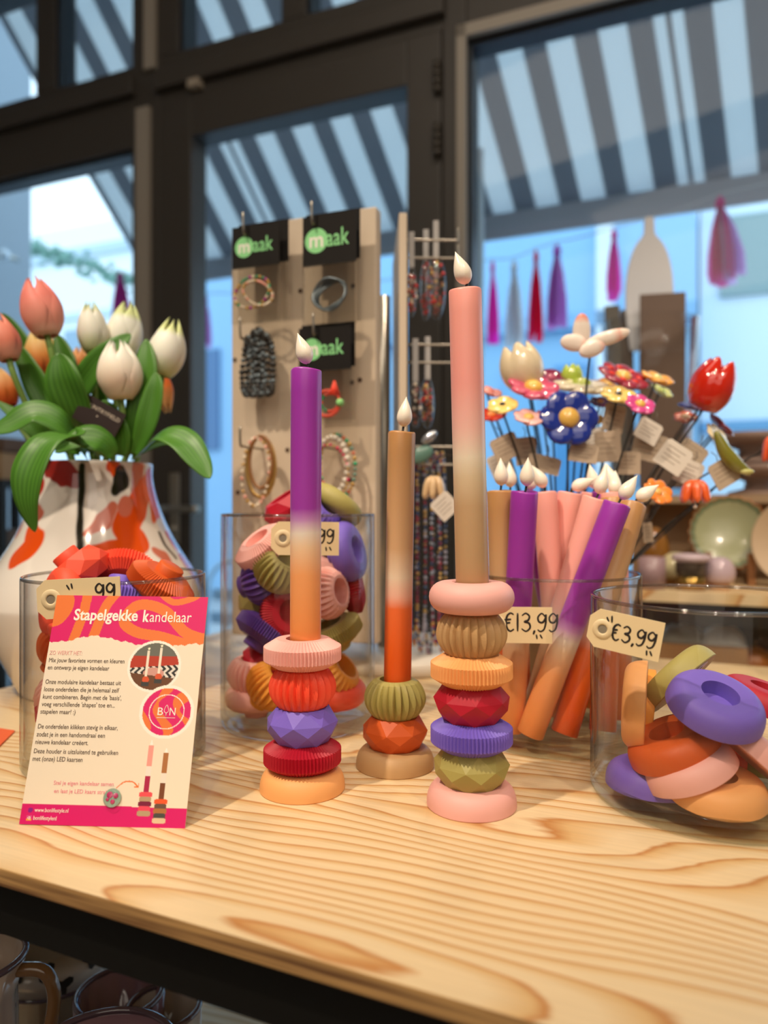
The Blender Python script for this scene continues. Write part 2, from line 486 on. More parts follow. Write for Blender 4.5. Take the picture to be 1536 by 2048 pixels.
for n_ in nt.nodes:
    if n_.type == 'MATH' and n_.operation == 'MULTIPLY_ADD': nt.links.new(an.outputs['Fac'], n_.inputs[0])
cv = link('canvas', cme, aw)
sd = cv.modifiers.new('thickness', 'SOLIDIFY'); sd.thickness = 0.003
bar = MB(); bar.box((-.03, -.03, -.045), (bs1 - bs0, .03, .012)); bar.box((-.03, -.045, -.085), (bs1 - bs0, -.03, -.045))
bar.build('front_bar', mat('awning_bar_grey', 'b9c4d2', 0.4, 0.0), aw)

def facade(name, label, s0, s1, n0, dep, h, col, z0=-.1, rows=(), bands=()):
    b = thing(name, label, 'building', WM)
    MB().box((s0, n0, z0), (s1, n0 + dep, h)).build('wall', mat(name + '_' + label.split()[0], col, 0.8), b)
    for (a, c, z, z1, cc) in rows:
        f = MB().box((a, n0 - .04, z), (c, n0, z1)).build('window', mat('far_window_' + cc, cc, 0.2), b)
    for (a, c, z, z1, cc) in bands:
        MB().box((a, n0 - .10, z), (c, n0 - .002, z1)).build('band', mat('far_band_' + cc, cc, 0.7), b)
    return b
NB = 5.0
facade('shop_building', 'blue painted building across the street behind the tassels', ws(700, NB), ws(1395, NB), NB, 2.0, 4.6, '93c0e4',
       rows=[(ws(1010, NB), ws(1080, NB), 1.1, 2.4, '86b9e0'), (ws(1110, NB), ws(1180, NB), 1.1, 2.4, '5b97c9')],
       bands=[(ws(1195, NB), ws(1228, NB), -.1, 4.5, 'e3eef6'), (ws(700, NB), ws(1395, NB), 2.72, 2.86, '7fb0d8'), (ws(700, NB), ws(1395, NB), .55, .72, 'a9cfe9')])
facade('pale_house', 'pale white house wall beside the blue building across the street', ws(1400, 5.3), ws(1980, 5.3), 5.3, 2.0, 4.2, 'd9e8f2',
       rows=[(ws(1440, 5.3), ws(1560, 5.3), wz(1500, 590, 5.3), wz(1500, 430, 5.3), '7f9a9c')],
       bands=[(ws(1400, 5.3), ws(1980, 5.3), wz(1500, 862, 5.3), wz(1500, 842, 5.3), '6f9fc4')])
facade('white_house', 'bright white low house with flat roof at the far end of the street', ws(-60, 9), ws(330, 9), 9, 3, wz(150, 452, 9), 'eef4f8', -.8,
       bands=[(ws(-60, 9), ws(330, 9), wz(150, 520, 9), wz(150, 500, 9), 'b9cbd8'), (ws(-60, 9), ws(330, 9), wz(150, 640, 9), wz(150, 628, 9), 'c9d9e4')],
       rows=[(ws(130, 9), ws(180, 9), wz(150, 770, 9), wz(150, 660, 9), '8fa7bb'), (ws(60, 9), ws(100, 9), wz(150, 770, 9), wz(150, 660, 9), '9fb4c6')])
facade('grey_house', 'slate blue building seen low through the door glass', ws(335, 6.4), ws(640, 6.4), 6.4, 2.0, wz(430, 490, 6.4), '8fb6d8',
       rows=[(ws(405, 6.4), ws(440, 6.4), wz(420, 900, 6.4), wz(420, 700, 6.4), '4a6d96')])
k = MB().box((ws(-60, 1.0), .70, -.1), (ws(56, 1.0), 1.02, wz(30, -250, .9)))
pil = tag(k.build('street_pillar', mat('pillar_render', '97a3ae', 0.8), None, WM), 'grey rendered pillar standing outside the window at the end of the awning', 'pillar')
wl = thing('round_wall_lamp', 'small round lamp on the grey pillar outside', 'lamp', WM @ MX.Translation((ws(8, .62), .62, wz(8, 510, .62))))
MB().ball((0, 0, 0), .026, 16, 10).build('globe', mat('lamp_globe', 'd5e3f0', 0.15, coat=.5), wl)
MB().tube([(0, .08, 0), (0, .0, 0)], .01, 8).build('bracket', M_steel, wl)
# ivy garland along the white house
iv = MB(); random.seed(4)
for i in range(90):
    px = 62 + 190 * random.random(); py = 494 + (px - 62) * .35 + random.gauss(0, 9)
    iv.ball((ws(px, 2.0), 2.0 + random.uniform(-.05, .05), wz(px, py, 2.0)), (random.uniform(.02, .045), .02, random.uniform(.012, .03)), 6, 4)
iv.tube([(ws(50, 2.0), 2.0, wz(50, 490, 2.0)), (ws(265, 2.0), 2.0, wz(265, 565, 2.0))], .012, 6)
tag(iv.build('hanging_greenery', mat('far_ivy', '7ea79a', 0.7), None, WM), 'strand of pale greenery strung across the far street', 'greenery', kind='stuff')
# slim white upright post beside the side light
tag(MB().tube([(ws(957, .3), .3, -.1), (ws(957, .3), .3, wz(957, 300, .3))], .016, 10).build('drain_pipe', mat('white_pipe', 'cfe0ec', 0.4), None, WM),
    'slim white post just outside the tall window', 'pipe')
# street furniture seen low through the door
ch = thing('cafe_chair', 'pale metal chair on the pavement seen through the door glass', 'chair', WM @ MX.Translation((ws(430, 1.1), 1.1, -.1)))
ms = mat('pale_blue_metal', 'b5d3ea', 0.3, 0.2)
MB().box((-.2, -.2, .44), (.2, .2, .47)).build('seat', ms, ch)
for a, b in ((-.18, -.18), (.18, -.18), (-.18, .18), (.18, .18)):
    MB().tube([(a * 1.15, b * 1.15, 0), (a, b, .45)], .013, 8).build('leg', ms, ch)
k = MB(); k.tube(crom([(-.19, .19, .45), (-.2, .25, .85), (0, .27, .93), (.2, .25, .85), (.19, .19, .45)], 6), .013, 8)
for z in (.6, .72): k.box((-.19, .21 + (z - .45) * .12, z), (.19, .23 + (z - .45) * .12, z + .06))
k.build('backrest', ms, ch)
# tassel garland under the awning bar
def tissue(c):
    n = 'tissue_' + c
    if n in MATS: return MATS[n]
    m = mat(n, c, .8, spec=.1); nt = m.node_tree; b = nt.nodes['Principled BSDF']; o = nt.nodes['Material Output']
    t = nt.nodes.new('ShaderNodeBsdfTranslucent'); t.inputs[0].default_value = (*lin(c), 1)
    x = nt.nodes.new('ShaderNodeMixShader'); x.inputs[0].default_value = .7
    nt.links.new(b.outputs[0], x.inputs[1]); nt.links.new(t.outputs[0], x.inputs[2]); nt.links.new(x.outputs[0], o.inputs[0])
    return m
TZ = []
TASS = [(985, 522, 690, 22, 'ff3cc8', 'magenta tassel beside the tall pink candle'), (1028, 520, 700, 34, 'f4f8fc', 'white tassel between the magenta and red tassels'),
        (1072, 500, 688, 26, 'fb2a68', 'crimson red tassel left of the lilac one'), (1114, 488, 660, 38, 'e2a0ea', 'lilac pink tassel beside the crimson one'),
        (1228, 458, 606, 30, 'ff46d6', 'bright magenta tassel alone in the middle of the window'), (1440, 392, 570, 44, 'ee5cb4', 'large two-tone pink tassel hanging highest under the awning bar'),
        (240, 545, 640, 34, 'd846b0', 'purple pink tassel in the narrow window behind the tulips'), (412, 590, 700, 18, 'd88fda', 'pale purple tassel at the edge of the door glass')]
TN = 0.62
for px, y0, y1, wpx, col, lab in TASS:
    s = ws(px, TN); z0, z1 = wz(px, y0, TN), wz(px, y1, TN); L = z0 - z1
    Yd = (O + N * TN + U * s).y; R = wpx * .62 / F * Yd
    t = thing('paper_tassel', lab, 'tassel', WM @ MX.Translation((s, TN, z0)), 'tissue tassels on the garland')
    rnd = random.Random(int(px))
    b = MB()
    def strip(b, x0, spread, n, wd):
        for i in range(n):
            a = rnd.random() * 2 * PI; q = spread * math.sqrt(rnd.random()); e = L * rnd.uniform(.84, 1.0); f = rnd.uniform(-.8, .8)
            c_, s_ = wd * math.cos(f), wd * math.sin(f)
            P = [(x0 * k_ + q * g * math.cos(a), q * g * math.sin(a), -h_) for k_, g, h_ in ((0, .05, .1 * L), (.5, .5, .35 * L), (.9, .85, .65 * L), (1, 1, e))]
            vs = []
            for k_, p_ in enumerate(P):
                m_ = (.35, .8, 1, .9)[k_]; vs += [(p_[0] - c_ * m_, p_[1] - s_ * m_, p_[2]), (p_[0] + c_ * m_, p_[1] + s_ * m_, p_[2])]
            b.add(vs, [(0, 1, 3, 2), (2, 3, 5, 4), (4, 5, 7, 6)])
    strip(b, 0, R * .75, 13, R * .42)
    b.build('fringe', tissue(col), t)
    n2 = MB(); n2.tube([(0, 0, 0), (0, 0, -.06 * L), (0, 0, -.14 * L)], [.003, R * .35, R * .3], 8); n2.build('knot', tissue(col), t)
    TZ.append((s, z0))
    if px == 1440:
        b = MB(); strip(b, R * .9, R * .6, 8, R * .4)
        b.build('lilac_fringe', tissue('e2bff0'), t)
pts = sorted((s, z) for s, z in TZ)
gl_ = []
for (a, z), (b, z2) in zip(pts, pts[1:]):
    for i in range(6):
        q = i / 6; gl_.append((a + (b - a) * q, TN, .007 + z + (z2 - z) * q - .03 * math.sin(PI * q) * (b - a)))
gl_.append((pts[-1][0], TN, pts[-1][1] + .007)); gl_.append((pts[-1][0] + .5, TN, pts[-1][1] + .05))
tag(MB().tube(gl_, .002, 5).build('garland_string', mat('white_string', 'dfe6ec', 0.7), None, WM), 'thin white string carrying the paper tassels under the awning', 'string')
# ---------------------------------------------------------------- table
TA = math.radians(24.0)
TU = V((math.cos(TA), -math.sin(TA), 0)); TV = V((math.sin(TA), math.cos(TA), 0)); TO = V((-0.2249, 0.4275, T))
TM = MX((TU, TV, V((0, 0, 1)))).transposed().to_4x4(); TM.translation = TO   # table space: along front edge, depth, up
def wood_mat(name, light, mid, dark, sc=1.0, rough=0.38):
    m = mat(name, light, rough, spec=0.4)
    nt = m.node_tree; b = nt.nodes['Principled BSDF']; L = nt.links.new
    tc = nt.nodes.new('ShaderNodeTexCoord')
    mp = nt.nodes.new('ShaderNodeMapping'); mp.inputs['Scale'].default_value = (1.5 * sc, 5.0 * sc, 2.0); L(tc.outputs['Object'], mp.inputs[0])
    n1 = nt.nodes.new('ShaderNodeTexNoise'); n1.inputs['Scale'].default_value = 1.35; n1.inputs['Detail'].default_value = 1.2; L(mp.outputs[0], n1.inputs['Vector'])
    mp2 = nt.nodes.new('ShaderNodeMapping'); mp2.inputs['Scale'].default_value = (9 * sc, 60 * sc, 9); L(tc.outputs['Object'], mp2.inputs[0])
    n2 = nt.nodes.new('ShaderNodeTexNoise'); n2.inputs['Scale'].default_value = 1.0; n2.inputs['Detail'].default_value = 3; L(mp2.outputs[0], n2.inputs['Vector'])
    sp = nt.nodes.new('ShaderNodeSeparateXYZ'); L(tc.outputs['Object'], sp.inputs[0])
    def math_(op, a, b_=None, c=None):
        n = nt.nodes.new('ShaderNodeMath'); n.operation = op
        for i, x in enumerate((a, b_, c)):
            if x is None: continue
            if isinstance(x, (int, float)): n.inputs[i].default_value = x
            else: L(x, n.inputs[i])
        return n.outputs[0]
    f = math_('MULTIPLY', n1.outputs['Fac'], 21.0)
    f = math_('MULTIPLY_ADD', sp.outputs[1], 74.0 * sc, f)
    f = math_('MULTIPLY_ADD', n2.outputs['Fac'], 0.45, f)
    g = math_('FRACT', f)
    r = nt.nodes.new('ShaderNodeValToRGB'); el = r.color_ramp.elements
    for p, c in ((0.0, light), (0.42, light), (0.80, mid), (0.92, dark), (1.0, light)):
        e = el.new(p) if p not in (0.0, 1.0) else el[0 if p == 0 else -1]
        e.color = (*lin(c), 1)
    L(g, r.inputs[0])
    # fine fibre streaks
    mp3 = nt.nodes.new('ShaderNodeMapping'); mp3.inputs['Scale'].default_value = (14, 420, 14); L(tc.outputs['Object'], mp3.inputs[0])
    n3 = nt.nodes.new('ShaderNodeTexNoise'); n3.inputs['Scale'].default_value = 1.0; n3.inputs['Detail'].default_value = 2; L(mp3.outputs[0], n3.inputs['Vector'])
    mx = nt.nodes.new('ShaderNodeMix'); mx.data_type = 'RGBA'; mx.blend_type = 'MULTIPLY'; mx.inputs['Factor'].default_value = 0.22
    L(r.outputs[0], mx.inputs['A']); L(n3.outputs['Fac'], mx.inputs['B']); L(mx.outputs['Result'], b.inputs['Base Color'])
    return m
M_pine = wood_mat('pine_plywood', 'ecd2a6', 'dfb87f', 'c5894e')
def ply_edge():
    m = mat('plywood_edge', 'a97a45', 0.7); nt = m.node_tree; b = nt.nodes['Principled BSDF']; L = nt.links.new
    tc = nt.nodes.new('ShaderNodeTexCoord'); mp = nt.nodes.new('ShaderNodeMapping'); mp.inputs['Scale'].default_value = (6, 6, 260); L(tc.outputs['Object'], mp.inputs[0])
    n = nt.nodes.new('ShaderNodeTexNoise'); n.inputs['Scale'].default_value = 1.0; n.inputs['Detail'].default_value = 3; L(mp.outputs[0], n.inputs['Vector'])
    r = nt.nodes.new('ShaderNodeValToRGB'); r.color_ramp.elements[0].color = (*lin('6b4526'), 1); r.color_ramp.elements[0].position = .35
    r.color_ramp.elements[1].color = (*lin('cfa063'), 1); r.color_ramp.elements[1].position = .62
    L(n.outputs['Fac'], r.inputs[0]); L(r.outputs[0], b.inputs['Base Color'])
    return m
M_black = mat('black_steel', '14120f', 0.5, spec=0.3)
TL, TR_, TD = -0.372, 1.30, 0.785
table = thing('display_table', 'long pine plywood display table on a black steel frame carrying the candlesticks', 'table', TM)
mb = MB(); mb.box((TL, 0, -.0108), (TR_, TD, 0))
mb.m = [1 if i in (2, 3, 4, 5) else 0 for i in range(6)]
top = bevel(mb.build('tabletop', [M_pine, ply_edge()], table), 0.0008)
fz = -.0108
k = MB(); rl = .034
for lo, hi in [((TL + .01, .008, fz - rl), (TR_ - .01, .008 + rl, fz)), ((TL + .01, TD - .008 - rl, fz - rl), (TR_ - .01, TD - .008, fz)),
               ((TL + .01, .008, fz - rl), (TL + .01 + rl, TD - .008, fz)), ((TR_ - .01 - rl, .008, fz - rl), (TR_ - .01, TD - .008, fz))]:
    k.box(lo, hi)
k.build('rail', M_black, table)
for x in (TL + .01, TR_ - .01 - rl):
    for y in (.008, TD - .008 - rl):
        MB().box((x, y, -T), (x + rl, y + rl, fz - rl)).build('leg', M_black, table)
LSZ = -0.46
MB().box((TL + .03, .04, LSZ - .018), (TR_ - .03, TD - .04, LSZ)).build('lower_shelf', M_pine, table)

# ---------------------------------------------------------------- modular candlestick pieces
PC = {'coral': 'f4553a', 'peach': 'f3ae6c', 'crimson': 'b2142c', 'lavender': '7a63c8', 'pink': 'f0b2a8', 'olive': 'a89c58', 'burnt orange': 'cf5a22', 'tan': 'c39c6c', 'purple': '5a3d8e', 'amber': 'e79a3c'}
def PM(c): return plastic('print_' + c.replace(' ', '_'), PC[c])
NR = .0125
def piece_mb(kind, neck=False):
    m = MB()
    if kind == 'disc':
        h, R, n = .0215, .0291, 66
        p = [(0, .012), (NR, .012), (NR, h), (.0200, h), (R, h - .0056), (R, .0058), (.0200, 0), (0, 0)]
        def rf(r, z, a):
            kk = int(round(a / (2 * PI) * n * 2))
            return (r * (1.0 if kk % 2 == 0 else 0.93), z) if r > .018 else (r, z)
        m.rev(p, n * 2, rf, 0, False)
    elif kind == 'pumpkin':
        h, n, sg = .0307, 24, 6
        pts = [(0, .016), (NR, .016), (NR, h), (.0150, h)]
        for i in range(1, 15):
            t = i / 15; a = PI * (0.5 - t)
            pts.append((.0165 + .0092 * math.cos(a * .98) ** .8 if abs(a) < PI / 2 else .0165, h * (1 - t)))
        pts += [(.0165, 0), (0, 0)]
        def rf(r, z, a):
            if r < .0145: return r, z
            t = max(0, min(1, z / h)); e = math.sin(PI * t) ** .5
            q = (a / (2 * PI) * n) % 1.0
            d = (q / .72) if q < .72 else (1 - (q - .72) / .28)
            return r * (1 - .185 * e * (1 - d)), z
        m.rev(pts, n * sg, rf, 0, False)
    elif kind == 'gem':
        h, n = .0262, 8
        rings = [(.0200, h, 0), (.0272, h * .63, .5), (.0262, h * .36, 0), (.0195, 0, .5)]
        import bmesh
        bm = bmesh.new()
        for r, z, o in rings:
            for i in range(n):
                a = 2 * PI * (i + o) / n
                bm.verts.new((r * math.cos(a), r * math.sin(a), z))
        bmesh.ops.convex_hull(bm, input=bm.verts)
        bm.verts.ensure_lookup_table()
        vs = [v.co.copy() for v in bm.verts]; idx = {v: i for i, v in enumerate(bm.verts)}
        fs = [[idx[v] for v in f.verts] for f in bm.faces if abs(f.normal.z) < .995 or f.calc_center_median().z < h * .5]
        bm.free()
        m.add(vs, fs, 0, False)
        tp = [i for i, v in enumerate(vs) if abs(v.z - h) < 1e-6]
        tp.sort(key=lambda i: math.atan2(vs[i].y, vs[i].x))
        nn = 32; o = len(m.v)
        inner = [(NR * math.cos(2 * PI * k / nn), NR * math.sin(2 * PI * k / nn), h) for k in range(nn)]
        low = [(x, y, h - .010) for x, y, _ in inner]
        outer = []
        for k in range(nn):
            a = 2 * PI * k / nn; sec = (a % (2 * PI / n)) - PI / n
            r = .0200 * math.cos(PI / n) / math.cos(sec); outer.append((r * math.cos(a), r * math.sin(a), h))
        fs = [(k, (k + 1) % nn, nn + (k + 1) % nn, nn + k) for k in range(nn)] + [(nn + k, nn + (k + 1) % nn, 2 * nn + (k + 1) % nn, 2 * nn + k) for k in range(nn)]
        fs += [tuple(range(2 * nn, 3 * nn))]
        m.add(outer + inner + low, fs, 0, False)
    elif kind == 'base':
        R, h = .0319, .0158
        p = [(0, .005), (NR, .005), (NR, h), (.0205, h)]
        for i in range(0, 9):
            a = PI / 2 * (1 - i / 8)
            p.append((.0205 + (R - .0205) * max(0, math.cos(a)) ** .8 if i else .0206, .0006 + (h - .0006) * max(0, math.sin(a)) ** .85))
        p += [(R - .0005, 0), (0, 0)]
        m.rev(p, 64, None, 0, True)
    elif kind == 'ring':
        h, R = .0215, .0303
        p = [(0, .012), (NR, .012), (NR + .0004, h - .001), (NR + .0015, h)]
        for i in range(13):
            a = PI / 2 - PI * i / 12
            p.append((.0200 + (R - .0200) * math.cos(a), h / 2 + h / 2 * math.sin(a)))
        p += [(0, 0)]
        m.rev(p, 64, None, 0, True)
    if neck:
        q = .0110
        m.rev([(0, -.0075), (q - .0008, -.0075), (q, -.0067), (q, .002)], 40, None, 0, True)
    return m
_pm = {}
def piece_mesh(kind, col, neck=False):
    key = (kind, col, neck)
    if key not in _pm:
        me = piece_mb(kind, neck).mesh(kind + '_' + col, PM(col))
        if kind in ('base', 'ring'):
            try: me.set_sharp_from_angle(angle=math.radians(40))
            except Exception: pass
        _pm[key] = me
    return _pm[key]
PNAME = {'disc': 'ribbed_disc', 'pumpkin': 'ribbed_ball', 'gem': 'faceted_gem', 'base': 'base', 'ring': 'smooth_ring'}

def candle(label, bottom, top, kind, group, flame_dir=None, L=None, r=.0116, wave=0.0):
    bottom, top = V(bottom), V(top)
    L = (top - bottom).length
    t = thing('led_candle', label, 'candle', frame(bottom, top - bottom, (1, 0, 0)), group)
    p = [(0, 0), (r - .0006, 0), (r, .0008)] + [(r, L * i / 12) for i in range(1, 12)] + [(r, L - .0016), (r - .0004, L - .0004), (r - .0012, L), (r - .0024, L - .0007), (r - .0042, L - .0035), (0, L - .0042)]
    ph = random.random() * 6
    def rf(rr, z, a):
        if z > L - .002 and rr > r - .003: return rr, z - .0011 * (0.5 + .5 * math.sin(2 * a + ph)) - wave * (0.5 + 0.5 * math.cos(a + ph))
        return rr, z
    sc = 1 / L
    C = {'purple': 'a23cae', 'tan': 'c59c66', 'pink': 'f4a89a', 'orange': 'ee8a3e', 'deep': 'e0581c', 'cream': 'ead7be', 'amber': 'f3a35e'}
    ST = {'purple': [(0, 'ee8f48'), (.28, 'f2a468'), (.385, 'efc9a2'), (.43, 'eadaca'), (.475, 'c58cc0'), (.52, 'a03ca8'), (1, '9a35a6')],
          'tan': [(0, 'd2500f'), (.20, 'e2601f'), (.355, 'e97038'), (.40, 'edb49c'), (.47, 'e6cfb4'), (.58, 'cda47a'), (1, 'bb8a55')],
          'pink': [(0, 'bb9468'), (.30, 'c4a078'), (.40, 'd8bf9c'), (.46, 'e9d8c0'), (.56, 'efb9ac'), (.70, 'f0a096'), (1, 'f2a295')],
          'pink_orange': [(0, 'e8742a'), (.26, 'ea7f38'), (.36, 'edb290'), (.43, 'ecd9c6'), (.52, 'f0bcae'), (.64, 'f3a89c'), (1, 'f3a89c')],
          'pink_tan': [(0, 'bb9468'), (.30, 'c4a078'), (.40, 'd8bf9c'), (.46, 'e9d8c0'), (.54, 'f2b8ac'), (.64, 'f4a99d'), (1, 'f4a99d')]}[kind]
    MB().rev(p, 48, rf).build('wax_body', ramp_mat('dip_dye_' + kind, 'Z', ST, 0.33, sc, 0.45, 0.03, sss=0.12), t)
    MB().tube([(0, 0, L - .0043), (.0006, 0, L - .001), (.0014, 0, L + .0042)], [.0011, .001, .0010], 8).build('wick', mat('black_wick', '181412', 0.6), t)
    fd = V(flame_dir).normalized() if flame_dir is not None else V((0, 0, 1))
    FL, FR = .0250, .0063
    q = [(0, -.0004)] + [(FR * (math.sin(PI * min(1, (i / 16) ** .62))) ** 1.05 * (1 if i < 16 else 0), FL * i / 16) for i in range(1, 16)] + [(0, FL)]
    MB().rev(q, 24).build('flame_tip', mat('ivory_flame', 'f6ead8', 0.25, sss=.1), t, frame((.0014, 0, L + .0036), fd, (1, 0, 0)))
    return t

def stack(label, X, Y, pieces, name='candlestick', rot=0.0):
    root = thing(name, label, 'candlestick', (X, Y, T))
    for i, (kind, col, z) in enumerate(pieces):
        o = link(PNAME[kind], piece_mesh(kind, col), root, MX.Translation((0, 0, z)) @ MX.Rotation(rot + i * 1.7, 4, 'Z'))
        o['label'] = '%s %s piece' % (col, PNAME[kind].replace('_', ' '))
    return root
random.seed(11)
XL, YL = (605 - CX) / F * .5487, .5487
stack('five-piece candlestick with peach base holding the purple and orange candle', XL, YL,
      [('base', 'peach', 0), ('disc', 'crimson', .0148), ('gem', 'lavender', .0355), ('pumpkin', 'coral', .0610), ('disc', 'pink', .0912)])
candle('tall dip-dyed candle, purple top and orange bottom, on the peach-based candlestick', (XL + .0022, YL, T + .1045), (XL + .0028, YL, T + .3150), 'purple', None, (-.34, 0, 1))
XM, YM = (790 - CX) / F * .5967, .5967
stack('short candlestick of tan base, burnt orange gem and olive ball', XM, YM,
      [('base', 'tan', 0), ('gem', 'burnt orange', .0145), ('pumpkin', 'olive', .0400)])
candle('dip-dyed candle, tan top and deep orange bottom, on the short candlestick', (XM + .0018, YM, T + .0555), (XM + .0055, YM, T + .2730), 'tan', None, (.08, 0, 1), r=.0112)
XR, YR = (943 - CX) / F * .5193, .5193
stack('tallest candlestick of seven pieces with pink base and pink ring on top', XR, YR,
      [('base', 'pink', 0), ('gem', 'olive', .0138), ('disc', 'lavender', .0392), ('gem', 'crimson', .0598), ('disc', 'peach', .0852), ('pumpkin', 'tan', .1062), ('ring', 'pink', .1368)])
candle('tallest dip-dyed candle, pink top and tan bottom, on the seven-piece candlestick', (XR + .0008, YR, T + .1495), (XR - .0046, YR, T + .3660), 'pink', None, (-.33, 0, 1), r=.0117)

# ---------------------------------------------------------------- glass jars
M_jar = thin_glass('clear_jar_glass', (0.985, 0.985, 0.98), (0.45, 0.43, 0.42), 0.9, 0.022)
M_jarbase = thick_glass('thick_jar_glass', (0.93, 0.945, 0.92), 0.24)
def jar(label, X, Y, r, h, base=.012, th=.0028):
    root = thing('glass_jar', label, 'jar', (X, Y, T))
    m = MB()
    m.rev([(r, base * .8), (r, h - .0012), (r - .0006, h - .0003), (r - th / 2, h), (r - th + .0006, h - .0003), (r - th, h - .0012), (r - th, base + .002)], 96)
    m.build('wall', M_jar, root)
    b = MB()
    pb = [(0, .0012), (r - .012, .0012), (r - .006, 0), (r - .002, .0012), (r, .004), (r, base * .8), (r - th, base + .002), (r - th - .003, base - .0005), (r - th - .009, base - .0022), (0, base - .0022)]
    b.rev(pb, 96).build('thick_base', M_jarbase, root)
    rim = MB(); rim.tube([((r - th / 2) * math.cos(2 * PI * i / 96), (r - th / 2) * math.sin(2 * PI * i / 96), h - .0002) for i in range(96)], th * .5, 8, closed=True)
    rim.build('rim', thin_glass('jar_rim_glass', (.80, .78, .76), (.35, .33, .32), 1.2, .14), root)
    return root
JA = (-.2255, .615, .0731, .154); JB = (-.0847, .723, .0755, .2035); JC = (.158, .680, .078, .150); JD = (.240, .535, .0856, .145)
jar('squat clear glass jar of candlestick pieces behind the leaflet', *JA)
jar('tall clear glass jar of candlestick pieces behind the purple candle', *JB)
jar('clear glass jar full of leaning candles', *JC)
jar('wide low glass jar of smooth bases beside the leaning candles', *JD, base=.014)

def piece(jar_, kind, col, px, py, Y, axis, label, neck=True, group=None):
    """Loose piece whose middle sits at the given point, local z along axis."""
    hz = {'disc': .0107, 'pumpkin': .0153, 'gem': .0131, 'base': .0079, 'ring': .0107}[kind]
    c = at(px, py, Y); ax = V(axis).normalized(); hz2 = hz + (.0035 if neck else 0)
    R = {'disc': .0291, 'pumpkin': .0257, 'gem': .0272, 'base': .0319, 'ring': .0303}[kind]
    J = {'A': JA, 'B': JB, 'D': JD}[jar_]
    sup = lambda d: R * math.sqrt(max(0, 1 - ax.dot(d) ** 2)) + hz2 * abs(ax.dot(d))
    for _ in range(2):
        d = V((c.x - J[0], c.y - J[1], 0)); q = d.length; d.normalize()
        if c.z - sup(V((0, 0, 1))) < T + J[3] + .0:
            c -= d * max(0, q + sup(d) - (J[2] - .0032))
    c.z = max(c.z, T + .0125 + sup(V((0, 0, 1))))
    M = frame(c, axis) @ MX.Rotation(px * .37, 4, 'Z') @ MX.Translation((0, 0, -hz))
    nm = 'loose_' + {'disc': 'ribbed_disc', 'pumpkin': 'ribbed_ball', 'gem': 'faceted_gem', 'ring': 'smooth_ring', 'base': 'candlestick_foot'}[kind]
    o = link(nm, piece_mesh(kind, col, neck), None, M)
    return tag(o, label, 'candlestick piece', group)
G1, G2, G3 = 'loose pieces in the squat jar', 'loose pieces in the tall jar', 'loose bases in the wide jar'
for a in [
    ('gem', 'coral', 160, 1142, .622, (.62, .15, -.75), 'coral faceted piece with its neck up, topmost in the squat jar'),
    ('disc', 'coral', 250, 1150, .648, (.08, -.72, -.62), 'coral ribbed disc standing on edge at the top of the squat jar'),
    ('disc', 'burnt orange', 338, 1168, .614, (-.55, .05, -.83), 'burnt orange ribbed disc with neck up, tilted on the rim of the squat jar'),
    ('disc', 'lavender', 236, 1196, .610, (-.1, -.35, -.95), 'lavender ribbed piece with neck up below the coral disc in the squat jar'),
    ('ring', 'coral', 75, 1205, .600, (-.75, -.6, .2), 'smooth coral ring against the glass above the ridged brown piece in the squat jar'),
    ('gem', 'tan', 376, 1290, .615, (.8, -.3, .4), 'tan faceted piece against the glass beside the leaflet edge'),
    ('pumpkin', 'coral', 374, 1358, .618, (.3, -.2, 1), 'orange ribbed ball under the tan faceted piece beside the leaflet'),
    ('pumpkin', 'burnt orange', 70, 1302, .600, (.5, .1, .8), 'brown orange ridged ball below the coral ring, left of the leaflet'),
    ('gem', 'tan', 355, 1436, .630, (.2, -.5, .8), 'tan faceted piece low behind the leaflet beside the table'),
    ('pumpkin', 'pink', 88, 1392, .612, (.2, -.5, .8), 'pale pink ribbed ball low behind the leaflet'),
    ('gem', 'crimson', 78, 1470, .610, (.3, -.2, .9), 'crimson faceted piece at the bottom of the squat jar'),
    ('ring', 'coral', 175, 1250, .600, (.2, -.4, .9), 'smooth coral ring hidden behind the leaflet heading'),
    ('gem', 'lavender', 280, 1262, .640, (-.3, .2, .9), 'lavender faceted piece hidden behind the leaflet'),
    ('disc', 'crimson', 196, 1208, .662, (.3, .5, .8), 'crimson ribbed disc wedged under the coral pieces in the squat jar'),
    ('pumpkin', 'amber', 180, 1340, .605, (.2, -.3, .9), 'amber ribbed ball hidden behind the leaflet text'),
    ('ring', 'peach', 280, 1355, .620, (.1, -.2, .9), 'peach smooth ring hidden behind the leaflet circles'),
    ('disc', 'olive', 190, 1440, .610, (.1, -.1, 1), 'olive ribbed disc lying at the bottom of the squat jar'),
    ('disc', 'coral', 280, 1450, .640, (.1, .1, 1), 'coral ribbed disc lying at the bottom of the squat jar')]:
    piece('A', *a, group=G1)
